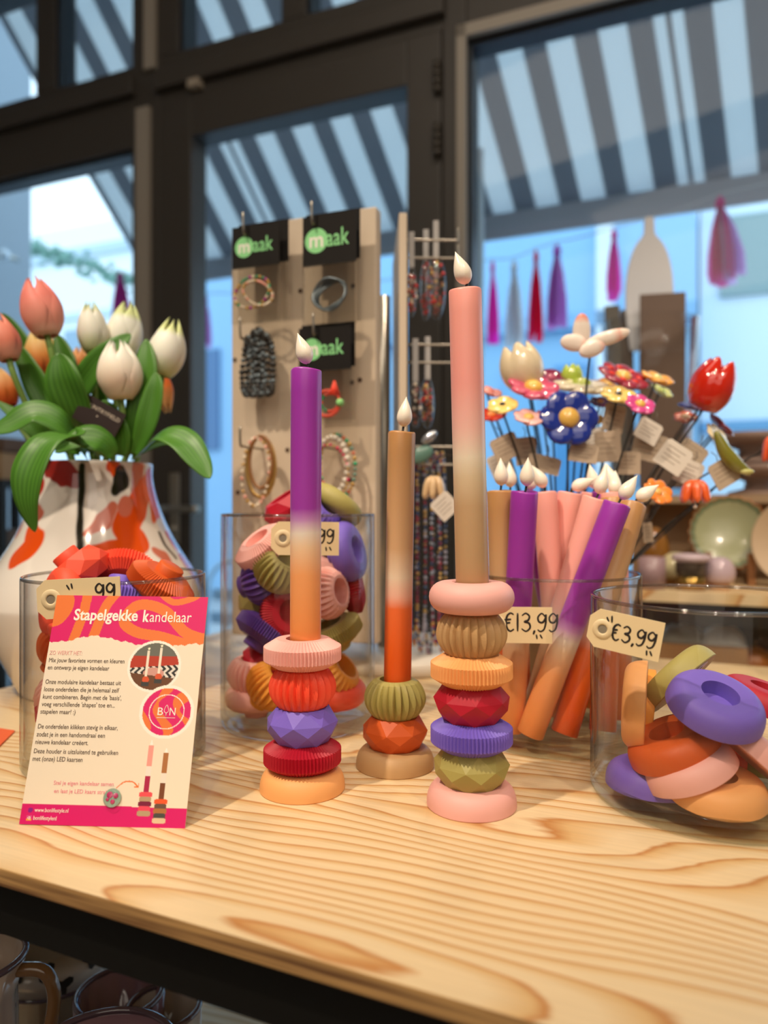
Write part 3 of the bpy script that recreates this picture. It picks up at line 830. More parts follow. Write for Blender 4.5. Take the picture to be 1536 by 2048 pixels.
for a in [
    ('disc', 'pink', 497, 1094, .685, (-.52, -.35, .75), 'pale pink ribbed disc tilted against the glass, upper corner of the tall jar'),
    ('pumpkin', 'purple', 506, 1162, .690, (.9, -.2, .3), 'purple ribbed ball below the pale pink disc in the tall jar'),
    ('pumpkin', 'olive', 556, 1140, .680, (.55, -.35, .75), 'olive ribbed ball below the price tag in the tall jar'),
    ('pumpkin', 'lavender', 638, 1022, .725, (.7, -.5, .5), 'lavender ribbed ball topmost behind the purple candle'),
    ('ring', 'olive', 692, 1010, .745, (.5, .2, .7), 'smooth olive piece sticking out at the top of the tall jar'),
    ('gem', 'crimson', 578, 1016, .735, (-.5, -.2, .8), 'crimson faceted piece peeking over the rim beside the purple candle'),
    ('ring', 'lavender', 714, 1103, .715, (.92, -.3, .25), 'smooth lavender ring standing on edge under the olive piece'),
    ('pumpkin', 'pink', 684, 1190, .675, (.85, -.42, .18), 'pink ribbed ball with its opening turned to the glass'),
    ('disc', 'crimson', 580, 1225, .690, (.35, -.9, .2), 'crimson ribbed disc seen face on like a cogwheel behind the orange candle'),
    ('disc', 'purple', 512, 1266, .690, (.55, .3, .8), 'purple ribbed disc tilted below the purple ball'),
    ('disc', 'olive', 682, 1266, .700, (-.4, -.2, .9), 'olive ribbed disc under the pink ribbed ball'),
    ('pumpkin', 'pink', 486, 1350, .700, (.1, -.1, 1), 'pink ribbed ball standing low against the glass of the tall jar'),
    ('pumpkin', 'amber', 538, 1385, .680, (.6, -.2, .7), 'amber ribbed ball at the bottom beside the coral candlestick ball'),
    ('ring', 'pink', 492, 1406, .705, (0, 0, 1), 'smooth pink ring at the bottom under the low pink ball'),
    ('pumpkin', 'amber', 695, 1352, .700, (.7, -.3, .6), 'amber ribbed ball low against the glass below the olive disc'),
    ('gem', 'pink', 664, 1132, .735, (.2, -.4, .9), 'dusty pink faceted piece behind the 99 of the price tag'),
    ('gem', 'crimson', 538, 1322, .715, (.3, -.2, .9), 'crimson faceted piece behind the coral ball of the candlestick'),
    ('ring', 'coral', 692, 1410, .705, (.1, -.2, 1), 'smooth red ring at the bottom of the tall jar, right under the amber ball'),
    ('gem', 'purple', 600, 1090, .750, (.1, .3, .9), 'purple faceted piece hidden behind the price tag'),
    ('ring', 'crimson', 640, 1270, .740, (.2, .3, .9), 'crimson smooth ring deep inside the tall jar'),
    ('gem', 'olive', 500, 1210, .745, (.4, .4, .8), 'olive faceted piece deep behind the purple ball'),
    ('disc', 'coral', 612, 1400, .720, (0, 0, 1), 'coral ribbed disc lying at the bottom behind the candlestick'),
    ('disc', 'crimson', 732, 1170, .740, (.9, .2, .2), 'crimson ribbed disc on edge behind the pink ribbed ball')]:
    piece('B', *a, group=G2)
for a in [
    ('base', 'peach', 1240, 1410, .525, (-.93, .36, .04), 'peach base standing on edge against the glass under the price tag'),
    ('base', 'olive', 1352, 1352, .545, (-.55, .46, .62), 'olive base leaning with two white stickers on its underside'),
    ('base', 'lavender', 1434, 1404, .492, (.12, -.42, .88), 'large lavender base on top with its socket facing out'),
    ('base', 'crimson', 1530, 1394, .545, (.25, -.1, .9), 'crimson base peeking out behind the lavender base'),
    ('base', 'burnt orange', 1322, 1488, .500, (-.42, -.02, .9), 'burnt orange base tilted under the olive one'),
    ('base', 'pink', 1362, 1536, .490, (-.40, .05, .9), 'pale pink base tilted under the burnt orange one'),
    ('base', 'lavender', 1290, 1556, .520, (0, 0, 1), 'lavender base lying flat at the bottom of the wide jar'),
    ('base', 'peach', 1434, 1600, .490, (0, -.12, 1), 'peach base lying at the bottom against the glass of the wide jar'),
    ('base', 'pink', 1512, 1500, .500, (.66, .0, .7), 'pale pink base leaning at the edge of the picture under the lavender one'),
    ('base', 'amber', 1282, 1420, .560, (-.9, .3, .1), 'amber base on edge behind the peach one'),
    ('base', 'coral', 1455, 1530, .560, (.1, .1, 1), 'coral base lying deep in the wide jar'),
    ('base', 'olive', 1545, 1570, .545, (0, .1, 1), 'olive base lying deep beneath the leaning pink one')]:
    o = piece('D', *a, neck=False, group=G3)
    if a[0:2] == ('base', 'olive') and a[2] == 1352:
        for i, (sx, sy) in enumerate(((.012, -.008), (-.013, -.010))):
            s = MB().rev([(.0095, -.0003), (.0098, -.0001), (.0098, 0)], 24); s.rev([(0, -.0003), (.0095, -.0003)], 24)
            so = s.build('sticker', mat('white_sticker', 'e2dedb', 0.6), o, MX.Translation((sx, sy, 0)))
            MB().box((-.005, -.001, -.0005), (.003, .001, -.0002)).build('print', mat('sticker_print', '5a5560', 0.6), so, MX.Rotation(.5, 4, 'Z'))

# price tags
M = frame((0, 0, 0), (0, -1, 0), (1, 0, 0))
def tagM(px, py, Y, yaw=0, roll=0, pitch=0):
    return MX.Translation(at(px, py, Y)) @ MX.Rotation(yaw, 4, 'Z') @ MX.Rotation(pitch, 4, 'X') @ M @ MX.Rotation(roll, 4, 'Z')
GT = 'handwritten price tags'
price_tag('cream price tag reading 3,99 at the edge of the wide jar', tagM(1249, 1268, .474, -.42, -.17), 'E3,99', .0462, .0255, -.0095, .0105, -.0052, GT,
          [('\\', -.0125, .0060, .016), ('|', -.0095, .0065, .022), ('|', .0150, -.0095, .016), ('\\', .0170, -.0095, .016)])
price_tag('cream price tag reading 13,99 on the jar of leaning candles', tagM(1036, 1250, .608, -.08, .0), 'E13,99', .0560, .0300, -.0130, .0150, -.0050, GT,
          [('|', .0150, -.0105, .018), ('\\', .0180, -.0105, .018)])
price_tag('cream price tag half hidden behind the purple and orange candle', tagM(610, 1077, .6440, 0, -.01), '99', .0600, .0295, .0110, .0125, -.0040, GT,
          [('\\', -.0115, .0090, .018), ('|', .0185, -.0100, .018), ('\\', .0215, -.0100, .018)])
price_tag('cream price tag peeking out above the leaflet', tagM(158, 1196, .5400, 0, .05), '99', .0620, .0290, .0120, .0130, -.0030, GT,
          [('\\', -.0085, .0070, .020), ('|', -.0050, .0080, .020)])

# leaning candles in the jar
FLOOR = T + .0122
def lean(bx, by_Y, tx, ty, tY, kind, lab, fd):
    b = V(((bx - CX) / F * by_Y, by_Y, FLOOR)); t = at(tx, ty, tY)
    def clamp(p, rad):
        d = V((p.x - JC[0], p.y - JC[1], 0))
        return p - d.normalized() * (d.length - rad) if d.length > rad else p
    b = clamp(b, .0630)
    q = (T + JC[3] - b.z) / (t.z - b.z); rp = b.lerp(t, q); rc = clamp(rp, .0632); t = t + (rc - rp) / q
    d = (t - b).normalized(); L = .212
    t2 = b + d * L
    candle(lab, b + V((0, 0, .0045 * abs(d.x) + .002)), t2 + V((0, 0, .0045 * abs(d.x) + .002)), kind, 'leaning candles', fd)
for a in [
    (1012, .650, 985, 992, .640, 'tan', 'tan-topped candle nearest the tall pink candle in the jar', (0, 0, 1)),
    (1040, .700, 1018, 978, .705, 'tan', 'tan-topped candle behind the purple one with an upright flame', (0, 0, 1)),
    (1022, .645, 1048, 1004, .625, 'purple', 'purple-topped candle leaning at the near side of the jar beside the tall pink candle', (0, 0, 1)),
    (1125, .690, 1088, 985, .690, 'pink_orange', 'pink-topped candle behind the first purple one, flame tilted to the tag cards', (-.5, 0, 1)),
    (1140, .715, 1063, 1010, .725, 'purple', 'purple-topped candle crossing behind the pink one', (.2, 0, 1)),
    (1090, .700, 1140, 984, .700, 'pink_tan', 'pink-topped candle in the middle with its flame bent far over', (1, 0, .55)),
    (1062, .660, 1190, 1008, .655, 'pink_tan', 'pink-topped candle leaning steeply in front of the middle one', (0, 0, 1)),
    (1060, .628, 1236, 1012, .620, 'purple', 'purple-topped candle with orange foot leaning steeply across the front of the jar', (.25, 0, 1)),
    (1128, .630, 1270, 1006, .655, 'tan', 'tan-topped candle with deep orange foot leaning beside the big purple one', (.7, 0, .9)),
    (1245, .680, 1278, 1000, .705, 'pink_orange', 'pink-topped candle standing nearly upright at the far edge of the jar', (-.25, 0, 1)),
    (1180, .725, 1220, 985, .715, 'purple', 'purple-topped candle mostly hidden behind the leaning tan one', (-.1, 0, 1)),
    (1150, .735, 1205, 970, .735, 'pink_tan', 'pink-topped candle at the very back of the jar', (-.3, 0, 1)),
    (1205, .640, 1225, 1010, .690, 'tan', 'deep orange foot candle standing behind the glass edge of the wide jar', (0, 0, 1))]:
    lean(*a)
# ---------------------------------------------------------------- leaflet leaning on the squat jar
BL, BR, TLc, TRc = tab(38, 1650), tab(361, 1662), at(77, 1190, .531), at(388, 1195, .5295)
BL.z = BR.z = T + .0006
LW = ((BR - BL).length + (TRc - TLc).length) / 2; LH = ((TLc - BL).length + (TRc - BR).length) / 2
ex = ((BR - BL) + (TRc - TLc)).normalized(); ey = ((TLc - BL) + (TRc - BR)).normalized(); ey = (ey - ex * ey.dot(ex)).normalized()
LM = MX((ex, ey, ex.cross(ey))).transposed().to_4x4(); LM.translation = BL
leaf = thing('leaflet', 'pink, orange and cream instruction leaflet leaning on the squat jar', 'leaflet', LM)
def seg_d(u, v, P):
    d = np.full(u.shape, 1e9)
    for (x0, y0), (x1, y1) in zip(P, P[1:]):
        dx, dy = x1 - x0, y1 - y0; l2 = dx * dx + dy * dy + 1e-9
        t = np.clip(((u - x0) * dx + (v - y0) * dy) / l2, 0, 1)
        d = np.minimum(d, np.hypot(u - x0 - t * dx, v - y0 - t * dy))
    return d
def curve2(P, n=8): return [(p.x, p.y) for p in crom([(x, y, 0) for x, y in P], n)]
# artwork units: 1000 across, 1480 down
NXg, NYg = 250, 370
uu, vv = np.meshgrid(np.linspace(0, 1000, NXg + 1), np.linspace(0, 1480, NYg + 1))
img = np.empty(uu.shape + (3,)); img[:] = lin('f3e3cb')
PINK, ORG = lin('e0186a'), lin('ee7a36')
def put(mask, c): img[mask] = c
edge = 325 - 50 * np.exp(-((uu - 250) / 150) ** 2) + 14 * np.sin(uu / 90) + 4 * np.sin(uu / 17) + 3 * np.sin(uu / 7.3) + 12 * (uu / 1000)
hd = vv < edge
put(hd, PINK)
for P, wd in (([(-40, -30), (60, 40), (20, 150), (-60, 160)], 62), ([(200, -30), (195, 110), (150, 330)], 32), ([(400, -30), (330, 90), (270, 340)], 33),
              ([(1050, 300), (880, 250), (740, 110), (610, 60), (520, 80), (470, 180), (560, 250), (720, 280), (900, 330), (1060, 350)], 36),
              ([(690, -20), (780, 40), (900, 10), (960, -40)], 22)):
    put(hd & (seg_d(uu, vv, curve2(P)) < wd), ORG)
white = lin('fbf3e4')
# upper round photograph: two candles, red cushion, patterned cloth, wooden table
c1x, c1y = 700, 478
r1 = np.hypot(uu - c1x, vv - c1y); put(r1 < 172, white); i1 = r1 < 155
put(i1, lin('6b6a5e')); put(i1 & (vv > c1y - 70), lin('b8371c'))
zz = ((uu * 1.0 + 26 * np.abs(((vv / 26) % 2) - 1)) % 40) < 20
cl = i1 & (vv > c1y + 0 - (uu - c1x) * .08); put(cl, lin('e6ddd0')); put(cl & zz, lin('2c2826'))
put(i1 & (np.hypot((uu - c1x) / 1.6, vv - (c1y + 50)) < 42), lin('d39a8c'))
put(i1 & (vv > c1y + 62 + (uu - c1x) * .12), lin('6b3f1e'))
for x, y in ((-45, 5), (35, -15)):
    put(i1 & (np.abs(uu - c1x - x) < 9) & (vv > c1y + y - 110) & (vv < c1y + y + 75), lin('efe2cc'))
    put(i1 & (np.hypot((uu - c1x - x) / .8, vv - (c1y + y - 122)) < 9), lin('fff3d0'))
    put(i1 & (np.hypot(uu - c1x - x, vv - (c1y + y + 84)) < 22), lin('d9552a'))
    put(i1 & (np.abs(uu - c1x - x) < 24) & (vv > c1y + y + 98) & (vv < c1y + y + 128), lin('3c3a36'))
# lower round swirl emblem
c2x, c2y = 812, 772
r2 = np.hypot(uu - c2x, vv - c2y); put(r2 < 172, white); i2 = r2 < 152; put(i2, PINK)
sw = np.sin(uu / 24 + 2.2 * np.sin(vv / 52) + .9 * np.sin(uu / 61)) + .6 * np.sin(vv / 33 - uu / 71)
put(i2 & (sw > .25), ORG)
put((r2 < 112) & (r2 > 106), white)
# small candles at the foot of the leaflet
for cx, y0, y1, cols, st in ((742, 985, 1270, ('f1a093', 'f3e4d6', 'b01f4a'), ('f0525a', 'b79c78', '7d1c3c', 'ea4a60', 'b79c78')),
                            (838, 1030, 1310, ('b0713c', 'f0e2d2', '7a4424'), ('ee5a28', '6b5040', 'b0713c', '4e4a44', 'e0c4a0'))):
    t_ = (vv - y0) / (y1 - y0); b_ = (np.abs(uu - cx) < 17) & (t_ > 0) & (t_ < 1)
    put(b_, lin(cols[2])); put(b_ & (t_ < .66), lin(cols[1])); put(b_ & (t_ < .45), lin(cols[0]))
    put((np.abs(uu - cx) < 7 * np.clip((vv - y0 + 36) / 24, 0, 1)) & (vv > y0 - 36) & (vv < y0 - 4), lin('fdf6ea'))
foot = vv > 1356 + (uu / 1000) * 6; put(foot, lin('d9156c'))
for cx, y1, st in ((742, 1270, ('f0525a', 'b79c78', '7d1c3c', 'ea4a60', 'b79c78')), (838, 1310, ('ee5a28', '6b5040', 'b0713c', '4e4a44', 'e0c4a0'))):
    for i, c in enumerate(st):
        put(((np.abs(uu - cx) / (40 - 3 * (i % 2))) ** 4 + (np.abs(vv - (y1 + 16 + i * 28)) / 15.5) ** 4) < 1, lin(c))
put(seg_d(uu, vv, curve2([(560, 1250), (600, 1215), (650, 1210), (690, 1240)])) < 4, ORG)
put(seg_d(uu, vv, [(668, 1240), (692, 1244), (692, 1220)]) < 4, ORG)
put(np.hypot(uu - 55, vv - 1395) < 15, lin('8c1d84'))
put((np.abs(uu - 55) < 16) & (np.abs(vv - 1442) < 16), lin('f2a03c')); put((np.abs(uu - 55) < 16) & (np.abs(vv - 1436) < 10), lin('d9488c'))
put(np.abs(np.hypot(uu - 55, vv - 1442) - 7) < 2.2, white)
vs = [(LW * i / NXg, LH * (1 - j / NYg), 0) for j in range(NYg + 1) for i in range(NXg + 1)]
fs = [(j * (NXg + 1) + i, (j + 1) * (NXg + 1) + i, (j + 1) * (NXg + 1) + i + 1, j * (NXg + 1) + i + 1) for j in range(NYg) for i in range(NXg)]
mb = MB(); mb.add(vs, fs, 0, False)
me = mb.mesh('printed_front', vcol_mat('leaflet_print', 0.32, 0.5))
def paint(me, rgb):
    a = me.color_attributes.new('paint', 'FLOAT_COLOR', 'POINT')
    buf = np.ones((len(me.vertices), 4)); buf[:, :3] = rgb; a.data.foreach_set('color', buf.ravel())
paint(me, img.reshape(-1, 3))
link('printed_front', me, leaf)
MB().box((0, 0, -.0007), (LW, LH, -.00005)).build('card', mat('leaflet_card', 'eadbc4', 0.6), leaf)
ux, uy = LW / 1000, LH / 1480
def lt(body, x, y, cap, m, width=None, bold=0.0, nm='lettering', align='LEFT'):
    """Lettering on the leaflet: x, baseline y and cap height in artwork units."""
    return text_mesh(nm, body, cap * uy / .70, m, leaf, MX.Translation((x * ux, (1480 - y) * uy, .00015)), bold * cap * uy, width * ux if width else None, align)
Mw, Md, Mp, Mo = mat('print_cream', 'fbf3e4', .5), mat('print_brown', '5d4a3c', .6), mat('print_pink', 'ea5c78', .5), mat('print_pale_pink', 'f2909c', .5)
lt('Stapelgekke', 135, 172, 76, Mw, 420, .035); lt('k', 590, 176, 78, Mw, 40, .05); lt('andelaar', 634, 178, 74, Mw, 272)
lt('ZO WERKT HET:', 14, 412, 28, Mp, 212)
for y, wdt, b in ((462, 488, 'Mix jouw favoriete vormen en kleuren'), (511, 396, 'en ontwerp je eigen kandelaar'),
                  (606, 484, 'Onze modulaire kandelaar bestaat uit'), (655, 478, 'losse onderdelen die je helemaal zelf'), (704, 500, "kunt combineren. Begin met de 'basis',"),
                  (752, 465, "voeg verschillende 'shapes' toe en..."), (800, 222, 'stapelen maar! :)'),
                  (895, 502, 'De onderdelen klikken stevig in elkaar,'), (945, 428, 'zodat je in een handomdraai een'), (993, 330, 'nieuwe kandelaar creëert.'),
                  (1050, 524, 'Deze houder is uitsluitend te gebruiken'), (1098, 310, 'met (onze) LED kaarsen')):
    lt(b, 18, y, 29, Md, wdt)
lt('Stel je eigen kandelaar samen', 172, 1240, 25, Mo, 368); lt('en laat je LED kaars stralen', 182, 1289, 25, Mo, 350)
lt('www.bonlifestyle.nl', 82, 1405, 24, Mw, 205); lt('bonlifestylenl', 82, 1452, 24, Mw, 140)
lt('B', 757, 795, 50, Mw, 34); lt('N', 832, 795, 50, Mw, 36)
k = MB()
P = crom([(0, 42, 0), (-11, 20, 0), (-13, 2, 0), (0, -8, 0), (13, 2, 0), (11, 20, 0)], 5, True)
k.tube([(p.x * ux, p.y * uy, .0002) for p in P], .0002, 5, closed=True); k.tube([(0, -8 * uy, .0002), (0, -30 * uy, .0002)], .0002, 5)
k.build('emblem_flame', Mw, leaf, MX.Translation((811 * ux, (1480 - 772) * uy, 0)))
MB().box((754 * ux, (1480 - 812) * uy, .0001), (870 * ux, (1480 - 809) * uy, .0002)).build('emblem_line', Mw, leaf)
# glass pebble resting against the foot of the leaflet
gx, gy = 545, 1310
gp = thing('glass_pebble', 'domed glass pebble with a pink picture stuck near the foot of the leaflet', 'pebble', LM @ MX.Translation((gx * ux, (1480 - gy) * uy, .0004)))
m = MB(); R = .0061
m.rev([(0, .0048), (R * .35, .0046), (R * .7, .0038), (R * .93, .0022), (R, .0008), (R * .96, 0)], 40)
m.build('dome', thin_glass('pebble_glass', (1, 1, 1), (.7, .7, .7), 1.0, .08), gp)
k = MB(); k.rev([(0, .0006), (R * .97, .0006)], 40, None, 0); k.build('picture', mat('pebble_green', '8fae9a', .4), gp)
k = MB()
for x, y, a in ((-.0018, .0018, .0022), (.0022, .0014, .0018), (.0006, -.0024, .0016), (-.003, -.001, .0012)): k.ball((x, y, .0008), (a, a, .0004), 10, 6)
k.build('blossoms', mat('pebble_pink', 'c2346e', .4), gp)
# orange paper at the table edge
p0, p1, p2, p3 = tab(30, 1464), tab(-4, 1498), tab(-60, 1482), tab(-30, 1455)
k = MB(); k.add([p + V((0, 0, .0004)) for p in (p0, p3, p2, p1)] + [p + V((0, 0, .0016)) for p in (p0, p3, p2, p1)],
                [(0, 3, 2, 1), (4, 5, 6, 7), (0, 1, 5, 4), (1, 2, 6, 5), (2, 3, 7, 6), (3, 0, 4, 7)], 0, False)
tag(k.build('paper_flyer', mat('orange_paper', 'e0602f', .6)), 'corner of an orange flyer lying on the table beside the squat jar', 'flyer')

# ---------------------------------------------------------------- painted vase
VX, VY = (192 - CX) / F * .86, .86
def vz(py, dy=0): return (ZC - (py - CY) / F * (VY - dy)) - T
prof = [(0, .004), (.066, .001), (.078, 0), (.083, .004), (.087, .012), (.098, .035), (.112, .065), (.1215, .095), (.1215, .108), (.114, .130), (.102, .150), (.090, .170),
        (.080, .190), (.0715, .212), (.066, .232), (.0635, .248), (.0640, .2590), (.0630, .2620)]
P = crom([(r, z, 0) for r, z in prof], 20)
outer = [(max(p.x, 0), p.y) for p in P]
inner = [(.0600, .2610), (.0580, .250), (.060, .232), (.066, .210), (.085, .175), (.110, .115), (.105, .060), (.0, .010)]
NA = 520
vase = thing('painted_vase', 'large white glazed vase painted with orange, red and black brush marks, holding tulips', 'vase', (VX, VY, T))
mb = MB(); mb.rev(outer, NA)
me = mb.mesh('body', vcol_mat('vase_glaze', 0.12, 0.5, 0.6))
co = np.array([v.co[:] for v in me.vertices]); rr = np.hypot(co[:, 0], co[:, 1]); th = np.arctan2(co[:, 1], co[:, 0]); zc_ = co[:, 2]
rgb = np.empty((len(co), 3)); rgb[:] = lin('f1e9df')
front = -PI / 2 + math.atan2(-VX, VY) * -1.0   # direction from the vase towards the camera
front = math.atan2(-VY, -VX)
dth = (th - front + PI) % (2 * PI) - PI
rng = np.random.RandomState(3)
wob = .0007 * np.sin(dth * 17 + zc_ * 130) + .0005 * np.sin(dth * 29 - zc_ * 190)
def px_uv(px, py):
    """Picture point on the near side of the vase -> (angle, height)."""
    s = (px - 192) / F * VY
    z = vz(py, .05); r = np.interp(z, [p[1] for p in outer], [p[0] for p in outer])
    z = vz(py, r * .9)
    return math.asin(max(-.98, min(.98, s / r))), z
cols = {'o': 'e8520f', 'r': 'c22a12', 's': 'd8735a', 'k': '262019', 'd': 'a3261c'}
def blot(pts, wd, c):
    """Brush mark along a path of picture points; wd in metres (start, middle, end)."""
    global rgb
    Q = [px_uv(*p) for p in pts]; Q = [(p.x, p.y) for p in crom([(a, z, 0) for a, z in Q], 36)]
    n = len(Q); hit = np.zeros(len(co))
    for i, (a, z) in enumerate(Q):
        t = i / (n - 1); wv = np.interp(t, [0, .5, 1], wd)
        hit = np.maximum(hit, np.clip((wv + wob * min(1, wv / .006) - np.hypot((dth - a) * rr, zc_ - z)) / .0016 + .5, 0, 1))
    rgb = rgb * (1 - hit[:, None]) + np.array(lin(cols[c])) * hit[:, None]
blot([(115, 930), (140, 950), (160, 972)], (.016, .013, .003), 'd')
blot([(80, 955), (90, 975), (84, 995)], (.010, .013, .004), 'r')
blot([(86, 1010), (92, 1030), (80, 1050)], (.004, .008, .003), 's')
blot([(222, 932), (224, 950)], (.008, .005, .003), 'o')
blot([(236, 940), (236, 960), (226, 985)], (.006, .010, .004), 'k')
blot([(270, 932), (268, 965), (258, 995)], (.010, .010, .002), 's')
blot([(292, 950), (280, 980), (262, 1020), (245, 1055), (262, 1085)], (.010, .014, .016), 'o')
blot([(300, 985), (300, 1020), (296, 1045)], (.010, .010, .002), 'o')
blot([(222, 1010), (205, 1042), (172, 1068)], (.004, .009, .002), 's')
blot([(246, 1005), (240, 1028)], (.008, .008, .003), 's')
blot([(168, 932), (166, 1000), (164, 1100)], (.0035, .0035, .0035), 'k')
blot([(80, 1060), (85, 1085), (58, 1115)], (.008, .014, .012), 'o')
blot([(60, 1050), (52, 1075)], (.004, .007, .002), 's')
blot([(180, 1104), (215, 1104), (250, 1112), (225, 1135)], (.006, .014, .010), 'o')
blot([(308, 1070), (318, 1095), (340, 1125)], (.0025, .0025, .0025), 'k')
blot([(326, 1075), (345, 1110)], (.006, .005, .002), 'o')
blot([(296, 1105), (318, 1122), (330, 1140)], (.003, .008, .003), 's')
blot([(-12, 1215), (0, 1235), (4, 1265)], (.012, .018, .010), 'o')
blot([(-10, 1168), (14, 1156)], (.003, .006, .002), 's')
blot([(8, 1265), (12, 1290), (4, 1300)], (.0025, .0025, .0025), 'k')
blot([(-6, 1285), (20, 1320), (40, 1350)], (.004, .003, .003), 'k')
for i in range(22):                                      # the far sides carry the same kind of marks
    a = rng.uniform(1.25, 2 * PI - 1.25); z = rng.uniform(.02, .25); c = 'orsok'[i % 5]; d = rng.uniform(-.3, .3); wv = rng.uniform(.008, .016) if c != 'k' else .003
    hit = np.zeros(len(co), bool); da = (dth - a + PI) % (2 * PI) - PI
    for t in np.linspace(0, 1, 10): hit |= np.hypot((da - d * t) * rr, zc_ - z - .03 * t) < wv * (.4 + math.sin(PI * t)) + wob
    rgb[hit] = lin(cols[c])
paint(me, rgb)
link('body', me, vase)
MB().rev([(.0630, .2620), (.0615, .2626)] + inner, 96).build('inside', mat('vase_inside', 'e6ddd0', .2), vase)

# ---------------------------------------------------------------- tulips
M_leaf = None
def leaf_mat():
    m = mat('tulip_leaf', '4f8f2e', .42, spec=.4); nt = m.node_tree; b = nt.nodes['Principled BSDF']; L = nt.links.new
    a = nt.nodes.new('ShaderNodeAttribute'); a.attribute_name = 'across'
    wv = nt.nodes.new('ShaderNodeMath'); wv.operation = 'MULTIPLY'; wv.inputs[1].default_value = 46; L(a.outputs['Fac'], wv.inputs[0])
    sn = nt.nodes.new('ShaderNodeMath'); sn.operation = 'SINE'; L(wv.outputs[0], sn.inputs[0])
    r = nt.nodes.new('ShaderNodeValToRGB'); r.color_ramp.elements[0].color = (*lin('35621a'), 1); r.color_ramp.elements[1].color = (*lin('548a2c'), 1)
    mm = nt.nodes.new('ShaderNodeMath'); mm.operation = 'MULTIPLY_ADD'; mm.inputs[1].default_value = .25; mm.inputs[2].default_value = .5; L(sn.outputs[0], mm.inputs[0])
    L(mm.outputs[0], r.inputs[0])
    g = nt.nodes.new('ShaderNodeNewGeometry'); mx = nt.nodes.new('ShaderNodeMix'); mx.data_type = 'RGBA'
    L(g.outputs['Backfacing'], mx.inputs['Factor']); L(r.outputs[0], mx.inputs['A']); mx.inputs['B'].default_value = (*lin('506a38'), 1)
    L(mx.outputs['Result'], b.inputs['Base Color'])
    return m
M_leaf = leaf_mat(); M_stem = mat('tulip_stem', '7fa04e', .5)
def blade(parent, pts, wmax, face=(0, -1, 0), fold=.25, name='leaf', w0=.35, peak=.45, twist=0.0):
    C = crom(pts, 7); n = len(C); vs = []; fs = []; ac = []
    K = 6
    for i, p in enumerate(C):
        t = i / (n - 1)
        tg = (C[min(i + 1, n - 1)] - C[max(i - 1, 0)]).normalized()
        fc = V(face); fc = MX.Rotation(twist * t, 3, tg) @ fc
        sd = tg.cross(fc); sd = sd.normalized() if sd.length > 1e-6 else V((1, 0, 0)); nr = sd.cross(tg).normalized()
        wv = wmax * ((w0 + (1 - w0) * math.sin(PI / 2 * min(1, t / peak))) if t < peak else max(.02, math.cos(PI / 2 * (t - peak) / (1 - peak)) ** .75))
        for j in range(K + 1):
            q = j / K * 2 - 1
            vs.append(p + sd * (q * wv) - nr * (fold * wv * (1 - abs(q)) ) + nr * (.06 * wv * math.sin(9 * t + q * 2))); ac.append(j / K)
    for i in range(n - 1):
        for j in range(K): a = i * (K + 1) + j; fs.append((a, a + K + 1, a + K + 2, a + 1))
    mb = MB(); mb.add(vs, fs); me = mb.mesh(name, M_leaf)
    a = me.attributes.new('across', 'FLOAT', 'POINT'); a.data.foreach_set('value', ac)
    o = link(name, me, parent)
    s = o.modifiers.new('thickness', 'SOLIDIFY'); s.thickness = .0009; s.offset = 0
    return o
def petal_mesh(H, R, half, out, tip):
    vs = []; fs = []; nu, nv = 10, 14
    for j in range(nv + 1):
        t = j / nv
        prof_ = math.sin(PI * min(1, (t * .86 + .075)) ** .82) ** .72
        r = R * prof_ * (1 + out) + .0006
        for i in range(nu + 1):
            q = i / nu * 2 - 1
            wv = half * (math.sin(PI * min(1, t * .78 + .18)) ** .8 if t < .97 else .12)
            a = q * wv
            rr_ = r * (1 - .10 * q * q * (1 if out > 0.05 else -.2))
            vs.append((rr_ * math.cos(a), rr_ * math.sin(a), H * (t ** .95) * (1 - .10 * q * q * t) + tip * t ** 6 * (1 - abs(q))))
    for j in range(nv):
        for i in range(nu): a = j * (nu + 1) + i; fs.append((a, a + 1, a + nu + 2, a + nu + 1))
    return vs, fs
TCOL = {'pink': [(0, 'f3c7ad'), (.25, 'f2a08c'), (.7, 'ee8478'), (1, 'ee8578')], 'peach': [(0, 'f0b49c'), (.4, 'ef8a72'), (1, 'f09884')],
        'white': [(0, 'b9c46a'), (.16, 'dcdca6'), (.45, 'f3ecdc'), (.85, 'f3eee0'), (1, 'd5dc9a')], 'blush': [(0, 'ead9c0'), (.35, 'f2d4bb'), (.8, 'f3e9da'), (1, 'f1ebdd')],
        'fire': [(0, 'b53312'), (.3, 'd8531c'), (.55, 'ee9a4c'), (.9, 'efd08a'), (1, 'efd596')], 'orange': [(0, 'd9401c'), (.4, 'ee7a34'), (1, 'f6c98c')]}
